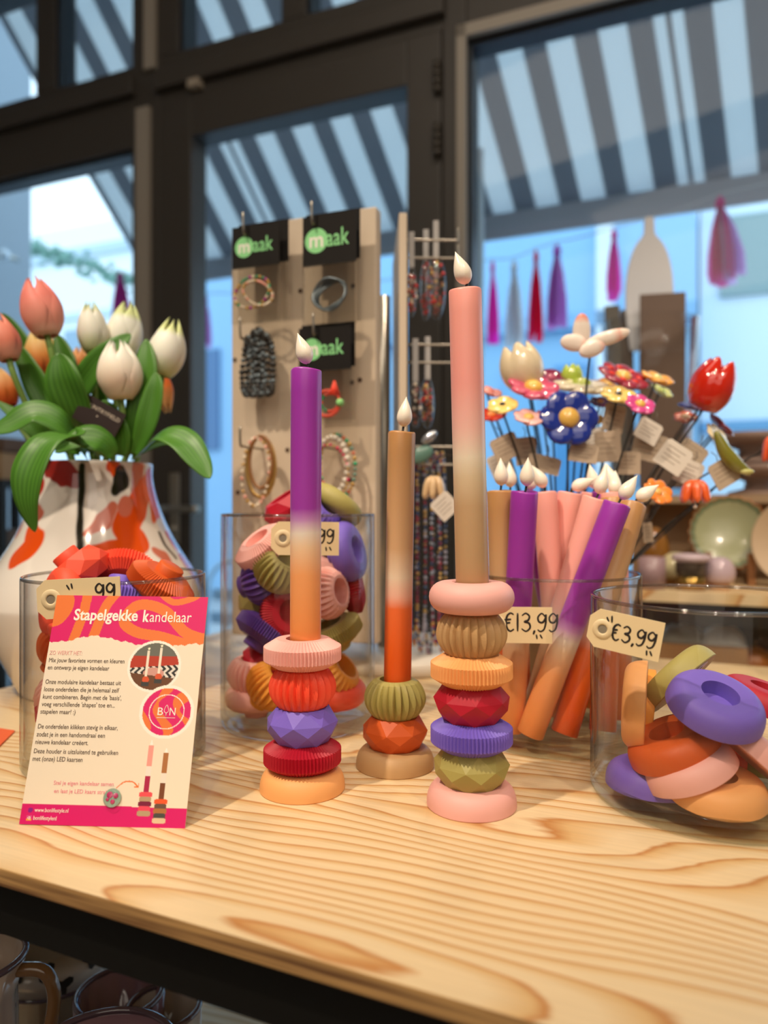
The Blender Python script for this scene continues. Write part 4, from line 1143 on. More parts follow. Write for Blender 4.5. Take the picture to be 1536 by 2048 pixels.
def tulip(label, px, py, Y, wpx, hpx, lean_, col, base, spin=0.0, leaves=()):
    c = at(px, py, Y); ax = V(lean_).normalized(); H = hpx / F * Y; R = wpx / 2 / F * Y * .93
    foot = c - ax * (H * .5)
    M0 = frame(foot, ax, (1, 0, 0))
    root = thing('tulip', label, 'tulip', M0, 'artificial tulips in the painted vase')
    inv = M0.inverted()
    m = ramp_mat('petal_' + col, 'Z', TCOL[col], .5, 1 / (H * 1.02), .3, .12, sss=.12)
    pm = {}
    core = MB().rev([(0, 0)] + [(R * .80 * math.sin(PI * min(1, (t / 10 * .86 + .075)) ** .82) ** .72, H * t / 10 * .86) for t in range(1, 10)] + [(0, H * .86)], 20)
    bl = core.build('bloom', m, root)
    for i in range(6):
        outer_ = i % 2 == 0
        vs, fs = petal_mesh(H * (1 if outer_ else 1.03), R, .98 if outer_ else .85, .07 if outer_ else -.03, H * .03)
        mb = MB(); mb.add(vs, fs); o = mb.build('petal', m, bl, MX.Rotation(spin + i * PI / 3, 4, 'Z'))
        s = o.modifiers.new('thickness', 'SOLIDIFY'); s.thickness = .0010; s.offset = -1
    b = V(base); mid = foot.lerp(b, .45) - ax * .006 + V((0, 0, .004))
    MB().tube([inv @ p for p in crom([foot + ax * .002, foot - ax * (H * .35), mid, b], 6)], .0036, 8).build('stem', M_stem, root)
    for L_ in leaves:
        pts, wv = L_[0], L_[1]; kw = L_[2] if len(L_) > 2 else {}
        o = blade(root, [inv @ at(*p) for p in pts], wv, **{**kw, 'face': inv.to_3x3() @ V(kw.get('face', (0, -1, 0)))})
    return root
nb = lambda dx, dy=0, dz=.215: (VX + dx, VY + dy, T + dz)
tulip('large salmon pink tulip standing highest and leaning over the vase', 81, 617, .80, 82, 116, (-.24, 0, 1), 'pink', nb(-.01, -.02), .3,
      [([(170, 905, .82), (150, 830, .79), (125, 760, .775), (116, 706, .78)], .0205, {'peak': .6, 'w0': .5}),
       ([(165, 900, .85), (140, 800, .85), (128, 720, .86), (112, 668, .87)], .016, {})])
tulip('peach pink tulip cut off by the picture edge', 6, 677, .79, 64, 92, (-.30, 0, 1), 'peach', nb(-.03, -.02), .9,
      [([(160, 905, .83), (105, 830, .82), (60, 745, .82), (36, 690, .83)], .0150, {}),
       ([(150, 900, .87), (95, 800, .87), (40, 690, .88), (4, 626, .89)], .016, {})])
tulip('yellow and orange tulip half hidden behind the salmon pink one', 84, 716, .885, 72, 118, (-.12, 0, 1), 'fire', nb(-.02, .02), .1,
      [([(150, 905, .87), (118, 840, .90), (98, 790, .92)], .012, {})])
tulip('slender white tulip with green base left of the tallest white one', 184, 658, .85, 60, 98, (-.05, 0, 1), 'white', nb(.0, .01), .6,
      [([(205, 900, .86), (200, 800, .86), (192, 720, .85), (190, 668, .85)], .010, {})])
tulip('tall white tulip turned partly away behind the blush one', 248, 664, .88, 72, 112, (.12, .1, 1), 'white', nb(.01, .02), .2,
      [([(205, 900, .83), (150, 810, .83), (185, 735, .82), (232, 690, .82), (262, 668, .83)], .0145, {'peak': .4})])
tulip('blush white tulip at the near side of the vase', 238, 743, .79, 90, 112, (-.02, -.1, 1), 'blush', nb(.01, -.03), .25,
      [([(235, 912, .80), (228, 860, .79), (205, 800, .80)], .016, {'w0': .6})])
tulip('white tulip leaning out over the door frame', 335, 698, .83, 74, 112, (.22, 0, 1), 'white', nb(.02, -.02), .8,
      [([(262, 910, .81), (275, 830, .80), (290, 740, .80), (292, 678, .81)], .0150, {'peak': .5}),
       ([(268, 910, .80), (290, 850, .79), (308, 780, .79), (312, 745, .795)], .012, {})])
tulip('orange tulip peeking out under the leaning white one', 327, 785, .88, 40, 76, (.20, 0, -1), 'orange', nb(.03, .02), .4,
      [([(270, 915, .80), (320, 868, .77), (365, 878, .75), (398, 920, .74), (420, 957, .735)], .0165, {'face': (0, -.6, .8), 'peak': .5}),
       ([(262, 915, .83), (330, 880, .82), (375, 890, .81), (405, 935, .80)], .013, {'face': (0, -.5, .8)})])
tulip('small apricot tulip between the salmon and white tulips', 158, 728, .90, 40, 62, (.05, 0, 1), 'orange', nb(-.005, .03), .2, [])
tulip('orange tulip low at the picture edge under the peach pink one', 6, 776, .86, 50, 80, (-.35, 0, .9), 'orange', nb(-.035, 0), .2,
      [([(190, 908, .79), (150, 870, .75), (95, 878, .715), (58, 935, .70), (52, 1000, .70), (70, 1064, .71)], .0185, {'face': (-.25, -1, .25), 'peak': .55, 'fold': .15}),
       ([(175, 908, .80), (128, 850, .765), (70, 822, .755), (15, 848, .75), (-30, 862, .75)], .017, {'face': (0, -.75, .66), 'peak': .55, 'w0': .5}),
       ([(160, 905, .82), (100, 880, .80), (60, 850, .79), (-10, 800, .79)], .011, {'face': (0, -.8, .6)}),
       ([(230, 912, .785), (200, 880, .77), (160, 875, .765), (110, 905, .76)], .017, {'face': (0, -.8, .6)})])
# florist's card
fc = thing('name_card', 'dark brown card with pale lettering tucked among the tulip stems', 'card', tagM(205, 836, .787, -.1, -.50))
MB().disc([(-.031, -.0155), (.022, -.0155), (.022, .0155), (-.031, .0155)], -.0004, .0004).build('card', mat('dark_brown_card', '2b1c1a', .5), fc)
text_mesh('lettering', 'COUNTRYFIELD', .0062, mat('card_print', 'cdbfae', .6), fc, MX.Translation((-.029, .004, .0006)), 0, .048)
MB().rev([(0, .0006), (.0009, .0006)], 12).build('dot', mat('card_print', 'cdbfae', .6), fc, MX.Translation((-.006, -.001, 0)))
# ---------------------------------------------------------------- jewellery spinner behind the jars
SA, SB = at(463, 456, .948), at(752, 412, .880)
SX = V((SB.x - SA.x, SB.y - SA.y, 0)); SW = SX.length; SX.normalize(); SN = V((SX.y, -SX.x, 0))      # SN points to the viewer
stand = thing('jewellery_stand', 'cream wooden spinner stand with peg panels carrying packs of bracelets', 'display stand', (.03, 1.005, T))
sinv = MX.Translation((-.03, -1.005, -T))
M_cream = mat('cream_board', 'cdbba4', .6)
SM = MX((SX, -SN, V((0, 0, 1)))).transposed().to_4x4(); SM.translation = V((SA.x, SA.y, T))   # panel space: x along, y back, z up
ztop = (SA.z + SB.z) / 2 - T
# the panel's top slopes a little: give both corners their own height
p = MB(); zl, zr, z0 = SA.z - T, SB.z - T, .045
vs = [(0, 0, z0), (SW, 0, z0), (SW, .018, z0), (0, .018, z0), (0, 0, zl), (SW, 0, zr), (SW, .018, zr), (0, .018, zl)]
p.add(vs, [(0, 3, 2, 1), (4, 5, 6, 7), (0, 1, 5, 4), (1, 2, 6, 5), (2, 3, 7, 6), (3, 0, 4, 7)], 0, False)
pan = bevel(p.build('front_panel', M_cream, stand, sinv @ SM), .002)
def pan_xy(px, py, off=0.0):
    """Picture point -> panel-space point lying off in front of the panel."""
    d = V(((px - CX) / F, 1, -(py - CY) / F)); c = V((0, 0, ZC)); p0 = V((SA.x, SA.y, 0)) + SN * off
    t = (p0 - c).dot(SN) / d.dot(SN); q = c + d * t
    return V(((q - V((SA.x, SA.y, 0))).dot(SX), -off, q.z - T))
k = MB()
for (px, py) in ((601, 582), (700, 960), (706, 572), (470, 720), (720, 760), (575, 900), (476, 985), (704, 765), (612, 690)):
    q = pan_xy(px, py, 0); k.rev([(0, 0.0), (.0030, 0.0)], 12, None, 0, False, MX.Translation((q.x, -.0006, q.z)) @ MX.Rotation(PI / 2, 4, 'X'))
k.build('peg_hole', mat('peg_hole_dark', '4a3222', .9), pan)
# second and third panels of the triangular spinner
B0 = V((.0235, .898, 0)); BD = V((-.03, 1, 0)).normalized(); BNm = V((BD.y, -BD.x, 0))
BMx = MX((BD, -BNm, V((0, 0, 1)))).transposed().to_4x4(); BMx.translation = V((B0.x, B0.y, T))
zb = at(803, 425, .898).z - T
pb = bevel(MB().box((0, -.005, .045), (.19, .005, zb)).build('side_panel', M_cream, stand, sinv @ BMx), .0015)
C0 = B0 + BD * .195; C1 = V((SA.x, SA.y, 0)) - SN * .03
CD = (C1 - C0); CL = CD.length; CD.normalize(); CM_ = MX((CD, V((0, 0, 1)).cross(CD), V((0, 0, 1)))).transposed().to_4x4(); CM_.translation = V((C0.x, C0.y, T))
b = MB(); b.rev([(0, 0), (.108, 0), (.112, .003), (.112, .016), (.109, .019), (0, .019)], 64)
b.build('round_base', mat('white_base', 'd8cfc2', .4), stand)
MB().tube([(-.03, 0, .019), (-.03, 0, .5)], .009, 14).build('pole', M_steel, stand)
M_hook = mat('hook_wire', 'a29a8e', .3, .9)
def hook(px, py, tip=.012, ln=.055):
    q = pan_xy(px, py, ln)
    P = [V((q.x, 0, q.z - .012)), V((q.x, -ln * .85, q.z - .012)), V((q.x, -ln, q.z - .010)), V((q.x, -ln - .001, q.z + tip))]
    MB().tube(crom(P, 4), .0016, 6).build('hook', M_hook, pan)
    return q
for hx, hy in ((487, 446), (624, 424), (481, 655), (627, 647), (481, 872), (640, 872)): hook(hx, hy)
GP = 'carded bracelet packs'
M_blackcard = mat('black_header_card', '120e0b', .75, spec=.25); M_green = mat('card_green', '86d08a', .5)
M_bag = thin_glass('clear_poly_bag', (.94, .93, .91), (.8, .8, .8), 1.0, .06)
def pack(label, c0, c1, bag1, off, builder, logo=True):
    """Header card from picture corner c0 to c1 and a clear bag down to bag1, off in front of the panel."""
    a, b_ = pan_xy(*c0, off), pan_xy(*c1, off); g = pan_xy(bag1[0], bag1[1], off)
    w_ = b_.x - a.x; h_ = a.z - b_.z; hb = b_.z - g.z
    root = thing('bracelet_pack', label, 'bracelet pack', SM @ MX.Translation((a.x, -off, b_.z)), GP)
    lean_ = MX.Rotation(0, 4, 'X')
    cd = MB().box((0, -.0006, 0), (w_, .0006, h_)).build('header_card', M_blackcard, root)
    if logo:
        R = MX.Rotation(PI / 2, 4, 'X')
        r = h_ * .25
        MB().rev([(0, .0003), (r, .0003)], 32).build('logo_disc', M_green, cd, MX.Translation((w_ * .26, -.0006, h_ * .50)) @ R)
        text_mesh('lettering', 'm', r * 1.75, mat('card_white', 'e9e4da', .5), cd, MX.Translation((w_ * .26, -.0011, h_ * .50 - r * .52)) @ R, .0004, None, 'CENTER')
        text_mesh('lettering', 'aak', r * 2.0, M_green, cd, MX.Translation((w_ * .45, -.0009, h_ * .50 - r * .55)) @ R, .0002, w_ * .42)
    MB().box((.01 * w_, -.0035, -hb), (.99 * w_, .0035, 0)).build('bag', M_bag, root)
    builder(root, w_, hb)
    return root
def loops(root, name, cx, cz, rx, rz, n, br, cols, tilt=0.0, yoff=0.0, rnd=1):
    """A string of beads on an oval, one mesh, several bead colours."""
    rn = random.Random(rnd); m = MB()
    for i in range(n):
        a = 2 * PI * i / n; x, z = rx * math.cos(a), rz * math.sin(a)
        x, z = x * math.cos(tilt) - z * math.sin(tilt), x * math.sin(tilt) + z * math.cos(tilt)
        m.ball((cx + x, yoff + .0012 * math.sin(3 * a), cz + z), br * rn.uniform(.85, 1.1), 8, 5, rn.randrange(len(cols)))
    return m.build(name, cols, root)
def bm(c, r=.25, metal=0.0): return mat('bead_' + c, c, r, metal)
gold, pinkb, grn, mag, ivory, slate, dark = bm('c9a25c', .3, .7), bm('eaa795'), bm('2f9a6a'), bm('b0369a'), bm('e8d9c2'), bm('5f6a70', .3, .3), bm('2b2927', .35)
def bA(root, w_, hb):
    loops(root, 'bead_bracelet', w_ * .42, -hb * .45, w_ * .38, hb * .27, 34, .0021, [grn, mag, ivory, gold], .25, 0, 1)
    loops(root, 'bead_bracelet', w_ * .55, -hb * .48, w_ * .33, hb * .20, 34, .0019, [gold, ivory, pinkb], -.5, -.001, 2)
def bB(root, w_, hb):
    for i in range(4):
        m = MB(); pts = [(w_ * (.50 + .012 * i) + (w_ * .30 - i * .001) * math.cos(2 * PI * j / 40), .002 * math.sin(3 * 2 * PI * j / 40 + i) + (i - 1.5) * .0012, -hb * .50 + (hb * .26 - i * .001) * math.sin(2 * PI * j / 40 + .15 * i)) for j in range(40)]
        m.tube(pts, .0016, 6, closed=True); m.build('bangle', slate, root)
def bC(root, w_, hb):
    m = MB(); m.tube([(w_ * .55 + w_ * .24 * math.cos(2 * PI * j / 40), 0, -hb * .62 + hb * .24 * math.sin(2 * PI * j / 40)) for j in range(40)], .0020, 7, closed=True)
    m.build('cord_bracelet', bm('e2543f', .5), root)
    loops(root, 'bead_bracelet', w_ * .60, -hb * .60, w_ * .17, hb * .17, 18, .0021, [grn, bm('e2543f', .5)], 0, .001, 3)
    f = MB(); rn = random.Random(2)
    for i in range(16):
        q = rn.uniform(-1, 1); f.tube([(w_ * .70, -.002, -hb * .20), (w_ * .70 + q * .006, -.002 + rn.uniform(-.002, .002), -hb * .20 - .017)], [.001, .0012], 5)
    f.build('tassel', bm('f04a34', .6), root)
    MB().ball((w_ * .80, -.001, -hb * .62), .0048, 12, 8).build('pompom', bm('8fce7e', .7), root)
pack('carded pack with green, purple and gold bead bracelets at the top corner of the stand', (465, 457), (559, 528), (560, 640), .046, bA)
pack('carded pack with grey wire bangles at the upper edge of the stand', (606, 436), (713, 522), (713, 645), .046, bB)
pack('carded pack with red tassel bracelet behind the flame of the purple candle', (598, 658), (702, 738), (700, 845), .046, bC)
def bNone(root, w_, hb): pass
pack('edge of another black carded pack hanging behind the grey bangles', (612, 432), (720, 516), (720, 640), .030, bNone, False)
pack('edge of another black carded pack hanging behind the green bead bracelets', (478, 452), (577, 522), (574, 636), .030, bNone, False)
pack('edge of another black carded pack hanging behind the red tassel bracelet', (604, 652), (710, 732), (708, 838), .030, bNone, False)
def loose(label, px, py, builder, off=.03, top=None):
    q = pan_xy(px, py, off)
    r = thing('bead_bracelet_set', label, 'bracelet', SM @ MX.Translation(q), 'loose bracelets on the stand hooks')
    builder(r); return r
def bD(r):
    for i in range(7): loops(r, 'bead_string', (i - 3) * .0048, -.0015 * abs(i - 3), .0075, .041 - .0018 * abs(i - 3), 30, .0036, [dark, slate, dark], .02 * (i - 3), (i % 2) * .003, i)
loose('chunky dark grey beaded bracelets hanging below the green bead pack', 516, 724, bD)
def bE(r):
    loops(r, 'bead_string', -.002, 0, .019, .042, 30, .0024, [pinkb, ivory, gold], -.05, 0, 4)
    m = MB()
    for i in range(3): m.tube([((.017 + .002 * i) * math.cos(2 * PI * j / 40) + .004, .001 * i, .006 + (.036 + .001 * i) * math.sin(2 * PI * j / 40)) for j in range(40)], .0014, 6, closed=True)
    m.build('gold_bangle', gold, r)
    m = MB(); m.tube([(.016 * math.cos(2 * PI * j / 40) + .006, -.001, .012 + .032 * math.sin(2 * PI * j / 40)) for j in range(40)], .0022, 6, closed=True); m.build('cord_bangle', bm('8a5a2c', .5), r)
loose('gold and pink bead bracelets on the lowest hook of the stand', 514, 944, bE)
def bF(r):
    loops(r, 'bead_string', 0, 0, .020, .034, 24, .0040, [bm('d8cfc0', .2), bm('c9c0b2', .2)], 0, 0, 5)
    loops(r, 'bead_string', .006, 0, .023, .037, 36, .0028, [grn, bm('c96a4a'), gold, bm('6a8a7a')], .1, .002, 6)
    loops(r, 'bead_string', .002, -.004, .019, .030, 30, .0020, [bm('d8265f'), gold], .3, -.002, 7)
loose('pearl, green and pink bead bracelets beside the purple candle', 664, 932, bF)
# bags and necklaces on the side panel hooks
GS = 'bead packs on the side hooks of the stand'
M_red = bm('c22f22', .3); M_rust = bm('8a4630', .3)
def side(y, x=.0, z=0): return BMx @ V((y, -x, z))   # metres along the side panel, out from it, up
def shook(yy, zz, ln=.075):
    m = MB()
    for dy in (0, .012):
        m.tube(crom([(yy, -.004, zz - dy * 1.9), (yy, -ln + .006, zz - dy * 1.9), (yy, -ln, zz - dy * 1.9 + .002), (yy, -ln, zz - dy * 1.9 + .016)], 4), .0017, 6)
    m.build('double_hook', M_hook, pb)
HZ = [at(850, 478, .93).z - T, at(850, 688, .93).z - T, at(850, 893, .93).z - T]
for z in HZ: shook(.035, z, .072)
def bagpack(label, px, py, Y, wpx, hpx, pull, cols, seed):
    c = at(px, py, Y); w_, h_ = wpx / F * Y / 2, hpx / F * Y / 2
    r = thing('bead_bag', label, 'bead bag', MX.Translation(c), GS)
    MB().ball((0, 0, 0), (w_, .010, h_), 16, 12).build('bag', M_bag, r)
    m = MB(); rn = random.Random(seed)
    for i in range(34):
        a = rn.random() * 2 * PI; q = math.sqrt(rn.random()) * .8
        m.ball((w_ * q * math.cos(a), rn.uniform(-.005, .005), h_ * q * math.sin(a)), rn.uniform(.0018, .0032), 7, 5, rn.randrange(len(cols)))
    m.build('beads', cols, r)
    MB().box((-.0035, -.0015, h_ * .9), (.0035, .0015, h_ * .9 + pull)).build('hang_strip', mat('strip_grey', 'a9a5a2', .5), r)
bagpack('clear bag of red beads hanging closest to the panel edge, upper hook', 823, 582, .925, 22, 104, .045, [M_rust, M_red, ivory], 1)
bagpack('clear bag of red and gold beads at the outer end of the upper hook', 872, 575, .935, 40, 130, .048, [M_red, gold, M_rust], 2)
bagpack('clear bag of red beads squeezed behind the outer one, upper hook', 852, 578, .955, 24, 128, .040, [M_rust, M_red], 3)
bagpack('clear bag of brown and cream beads on the middle hook', 831, 808, .925, 26, 98, .055, [M_rust, ivory, dark], 4)
bagpack('clear bag of red and gold beads on the middle hook', 855, 806, .935, 28, 104, .055, [M_red, gold, M_rust], 5)
GN = 'multicoloured bead necklaces on the lowest hook'
cols_n = [bm('6a1f3c'), bm('39466e'), bm('c9a25c', .3, .7), bm('8a8f9c'), bm('8f2a3a'), bm('b7b4c4'), dark]
for i, (px, w_, lab) in enumerate(((828, 16, 'dark red and grey bead necklace nearest the short candle'), (842, 18, 'grey and gold bead necklace second from the short candle'),
                                   (858, 16, 'wine red bead necklace hanging in the middle of the lowest hook'), (872, 18, 'blue and gold bead necklace second from the green plate'), (884, 14, 'dark blue bead necklace nearest the green plate'))):
    Y = .93 + .012 * (i % 3); a = at(px, 905, Y); L_ = (.245 + .012 * (i % 3))
    r = thing('bead_necklace', lab, 'necklace', MX.Translation(a), GN)
    loops(r, 'bead_string', 0, -L_ / 2, w_ / 2 / F * Y, L_ / 2, 120, .0023, cols_n[i % 3:i % 3 + 5], 0, 0, 20 + i)
k = MB(); c = at(850, 898, .925)
tq = thing('glass_fish_charm', 'green and silver glass charm lying over the lowest hook of the stand', 'charm', MX.Translation(at(848, 892, .915)))
MB().ball((-.008, 0, -.008), (.016, .004, .010), 14, 8, 0, MX.Rotation(-.5, 4, 'Y')).build('green_body', mat('charm_green', '5d7f72', .15), tq)
MB().ball((.012, 0, .004), (.012, .004, .006), 14, 8, 0, MX.Rotation(-.7, 4, 'Y')).build('silver_tail', mat('charm_silver', 'b9bcc2', .15, .8), tq)
lp = [c + V((.0, .0, .0)), c + V((.02, 0, .01)), c + V((.045, 0, .0)), c + V((.06, 0, -.02))]

# ---------------------------------------------------------------- ceramic flowers in a pot behind the candles
PXc, PYc = (1128 - CX) / F * .86, .86
GF = 'glazed ceramic flowers on wire stems'
pot = thing('stem_pot', 'low brown pot holding the ceramic flower stems behind the candle jar', 'pot', (PXc, PYc, T))
MB().rev([(0, 0), (.048, 0), (.052, .004), (.058, .12), (.056, .125), (.053, .12), (.047, .02), (0, .02)], 48).build('bowl', mat('pot_brown', '6d5138', .4), pot)
MB().rev([(0, .112), (.0535, .112)], 32).build('filler', mat('pot_sand', '8d7557', .9), pot)
def glaze(c): return mat('glaze_' + c, c, .10, coat=.7)
M_wire = mat('dark_wire', '2a2622', .5, .3)
rndf = random.Random(7)
def stem_to(root, inv, c, ax, via=None):
    b = V((PXc + max(-.042, min(.042, (c.x - PXc) * .24)) + rndf.uniform(-.003, .003), PYc + max(-.035, min(.035, (c.y - PYc) * .55)), T + .10))
    e = c - ax * .002
    mid = via if via is not None else b.lerp(e, .55) + V((0, 0, .016))
    MB().tube([inv @ p for p in crom([e, e - ax * .006 if ax.z > .2 else e, mid, b], 8)], .0012, 6).build('stem', M_wire, root)
def cflower(label, px, py, Y, wpx, ax, n, pcol, ccol, wide=.95, cup=.25, cr=.30, gap=0, name='ceramic_flower', via=None, spots=None):
    c = at(px, py, Y); ax = V(ax)
    if ax.z >= .95: ax.y *= 1.75
    ax.normalize(); R = wpx * .575 / F * Y
    M0 = frame(c, ax); root = thing(name, label, 'ceramic flower', M0, GF); inv = M0.inverted()
    m = MB(); pl = R * .62; th_ = R * .10
    for i in range(n):
        a = 2 * PI * i / n
        pw = min(pl * wide, (R * .62) * math.tan(PI / n) * 1.45)
        vs = []; fs = []; nu, nv = 16, 9
        A = MX.Rotation(a, 4, 'Z') @ MX.Translation((R * .46, 0, 0)) @ MX.Rotation(-cup, 4, 'Y')
        m.ball((0, 0, R * .05), (R * .54, pw, th_ * 1.5), 16, 9, 0, A @ MX.Rotation(.12, 4, 'X'))
        # a raised rib pair gives the carved petal lines
        for q in (-.35, .35):
            m.tube([A @ V((-R * .25, pw * q * .6, R * .05 + th_ * .9)), A @ V((R * .10, pw * q, R * .05 + th_ * 1.05)), A @ V((R * .38, pw * q * .8, R * .05 + th_ * .55))], [R * .02, R * .035, R * .01], 6)
    m.build('petals', glaze(pcol), root)
    k = MB(); k.ball((0, 0, R * .12), (R * cr, R * cr, R * cr * .72), 18, 10); k.build('flower_center', glaze(ccol), root)
    if spots:
        k = MB()
        for i in range(n):
            a = 2 * PI * (i + .5) / n; k.ball((R * .55 * math.cos(a), R * .55 * math.sin(a), R * .22), (R * .13, R * .13, R * .05), 10, 6)
        k.build('petal_marks', glaze(spots), root)
    stem_to(root, inv, c, ax, via)
    return root
UPF = lambda x=0, y=-.5, z=1: (x, y, z)
for a in [
    ('deep blue ceramic flower with yellow centre facing the viewer', 1136, 838, .80, 106, (0, -1, .18), 6, '1c2f86', 'd8ab52', .9, .18, .36),
    ('large raspberry pink ceramic flower with yellow centre under the cream tulip', 1066, 780, .82, 96, (.10, -.42, 1), 7, 'c9506e', 'e2b352', .95, .25, .36),
    ('pale yellow ceramic flower with dark eye beside the tall candle', 1005, 812, .81, 56, (-.2, -.45, 1), 5, 'edcb72', '2a231d', 1, .1, .20),
    ('small pale pink ceramic flower with yellow centre left of the blue one', 1057, 838, .80, 58, (.1, -.62, .9), 5, 'f0b6b0', 'e0b55a', 1, .25, .34),
    ('red ceramic flower with orange centre low beside the tall candle', 983, 832, .86, 54, (-.1, -.35, 1), 6, 'cf3a22', 'e98a3a', 1, .2, .32),
    ('pink ceramic petal flower half behind the tall candle', 982, 786, .86, 44, (.3, -.3, 1), 5, 'e89c92', 'd0705f', .9, .3, .25),
    ('cream ceramic flower with green cup on top behind the blue one', 1162, 776, .86, 104, (.05, -.22, 1), 7, 'ecdfc2', 'a9b84e', .95, .05, .34),
    ('yellow ceramic flower with black centre at the middle of the bunch', 1236, 792, .82, 66, (.05, -.40, 1), 6, 'edcb72', '241f1b', 1, .12, .20),
    ('magenta ceramic flower with yellow centre beside the yellow one', 1279, 811, .785, 56, (.12, -.75, .7), 6, 'd04a8c', 'e2b352', .95, .2, .34),
    ('burgundy and red ceramic flower with yellow centre tilted under the butterfly', 1244, 758, .87, 96, (.30, -.42, 1), 7, '9c3346', 'e9bd60', .95, .22, .30, 0, 'ceramic_flower', None, 'e0341c'),
    ('yellow orange ceramic flower behind the burgundy and red one', 1313, 760, .87, 62, (.25, -.3, 1), 6, 'eca94a', 'cfd080', .95, .3, .3),
    ('tan ceramic flower behind the stem of the butterfly', 1213, 775, .925, 70, (-.1, -.3, 1), 5, 'c08a4c', 'e0b55a', 1, .25, .28),
    ('plum purple ceramic flower behind the cream tulip', 1102, 760, .88, 70, (0, -.35, 1), 5, '7c2746', 'b0506a', 1, .3, .28),
    ('green and yellow ceramic flower with pointed petals below the yellow orange one', 1322, 784, .905, 44, (.5, -.4, 1), 5, 'cfd584', 'a9b84e', .8, .35, .3),
    ('dark blue and cream ceramic flower under the red tulip', 1392, 816, .87, 64, (.12, -.16, 1), 7, '3c4790', 'e8cf8e', .95, .05, .38),
    ('burgundy ceramic flower seen from behind at the outer side of the bunch', 1440, 852, .86, 58, (.75, -.3, .75), 5, '86263a', '5c1a28', 1, .2, .25),
    ('cream and yellow ceramic flower with black eye drooping at the outer side', 1432, 872, .83, 54, (.55, -.7, .55), 6, 'f0dcae', '221d1a', .9, .15, .24),
    ('bright orange ceramic flower beside the flames of the candle jar', 1314, 986, .78, 58, (.25, -.85, .6), 7, 'f08a3a', 'f2b25a', .8, .3, .28),
    ('orange red ceramic flower low behind the blue one', 1090, 835, .87, 40, (0, -.5, 1), 6, 'd9482a', 'eec05a', .95, .2, .3),
    ('ochre ceramic flower peeking out right of the blue one', 1190, 838, .86, 34, (.2, -.5, 1), 5, 'c99a3e', '8e6a2a', .95, .2, .3),
    ('rust orange ceramic flower with cream edge under the dark blue and cream one', 1370, 836, .90, 40, (-.2, -.4, 1), 5, 'c25a34', 'efd6a4', .95, .2, .35),
    ('small purple ceramic flower behind the stem of the yellow one', 1200, 806, .875, 40, (0, -.4, 1), 6, '6f2f5c', 'd98a3a', .95, .2, .3)]:
    cflower(*a)
def ctulip(label, px, py, Y, wpx, hpx, ax, col, via=None):
    c = at(px, py, Y); ax = V(ax).normalized(); H, R = hpx / F * Y, wpx / 2 / F * Y; base = c - ax * (H / 2)
    M0 = frame(base, ax); root = thing('ceramic_tulip', label, 'ceramic flower', M0, GF); inv = M0.inverted()
    vs_, fs_ = [], []; n, K = 60, 20
    def surf(t, a, s):
        r = R * (.10 + .90 * math.sin(PI * min(1, (t * .74 + .09)) ** .86) ** .7) * s
        lob = abs(math.cos(2.5 * a)) ** .8
        r *= 1 + .055 * lob * math.sin(PI * t)
        return r * math.cos(a), r * math.sin(a), H * t * (1 - .20 * (1 - lob) * t ** 3)
    m = MB()
    for s, flip in ((1, False), (.90, True)):
        vs = [(0, 0, 0.0 if s == 1 else H * .06)]; fs = []
        for j in range(1, K + 1):
            for i in range(n): vs.append(surf(j / K, 2 * PI * i / n, s if j > 1 or s == 1 else s))
        for i in range(n):
            fs.append((0, 1 + (i + 1) % n, 1 + i) if not flip else (0, 1 + i, 1 + (i + 1) % n))
            for j in range(K - 1):
                q = (1 + j * n + i, 1 + j * n + (i + 1) % n, 1 + (j + 1) * n + (i + 1) % n, 1 + (j + 1) * n + i)
                fs.append(q if not flip else q[::-1])
        m.add(vs, fs)
    o1 = 1 + (K - 1) * n; tot = 1 + K * n
    for i in range(n):
        j = (i + 1) % n; m.f.append([o1 + i, o1 + j, tot + o1 + j, tot + o1 + i]); m.m.append(0); m.sm.append(True)
    m.build('cup', glaze(col), root)
    stem_to(root, inv, base, ax, via)
    return root
ctulip('cream ceramic tulip standing high at the near side of the bunch', 1042, 735, .84, 84, 94, (-.28, 0, 1), 'd9c7a6')
ctulip('glossy red ceramic tulip leaning out at the far side of the bunch', 1425, 772, .82, 84, 106, (.42, -.1, 1), 'c4240f')
ctulip('light green ceramic bud standing on the cream flower', 1143, 752, .88, 42, 46, (0, 0, 1), 'a8bb48')
def bell(label, px, py, Y, wpx, hpx, col, hang):
    c = at(px, py, Y); H, R = hpx / F * Y, wpx / 2 / F * Y
    root = thing('ceramic_bell_flower', label, 'ceramic flower', MX.Translation(c), GF)
    m = MB()
    for i in range(6):
        a = 2 * PI * i / 6 + .3
        m.tube(crom([(R * .12 * math.cos(a), R * .12 * math.sin(a), H * .48), (R * .55 * math.cos(a), R * .55 * math.sin(a), H * .30), (R * .80 * math.cos(a), R * .80 * math.sin(a), -.15 * H), (R * .98 * math.cos(a), R * .98 * math.sin(a), -.5 * H)], 5),
               [R * (.20 + .17 * math.sin(PI * min(1, i_ / 15 * 1.02))) * (1 if i_ < 14 else .5) for i_ in range(16)], 10)
    m.ball((0, 0, H * .40), (R * .42, R * .42, H * .14), 14, 8)
    m.build('petals', glaze(col), root)
    k = MB(); k.tube([(0, 0, .1 * H), (0, 0, -.62 * H)], .0006, 5); k.ball((0, 0, -.70 * H), .0024, 10, 6); k.build('clapper', mat('clapper_bead', 'd9cbb8', .3), root)
    iv = MX.Translation(-c)
    MB().tube([iv @ V(p) for p in crom([c + V((0, 0, H * .45))] + hang, 8)], .0011, 6).build('stem', M_wire, root)
    return root
bb = V((PXc + .03, PYc, T + .10))
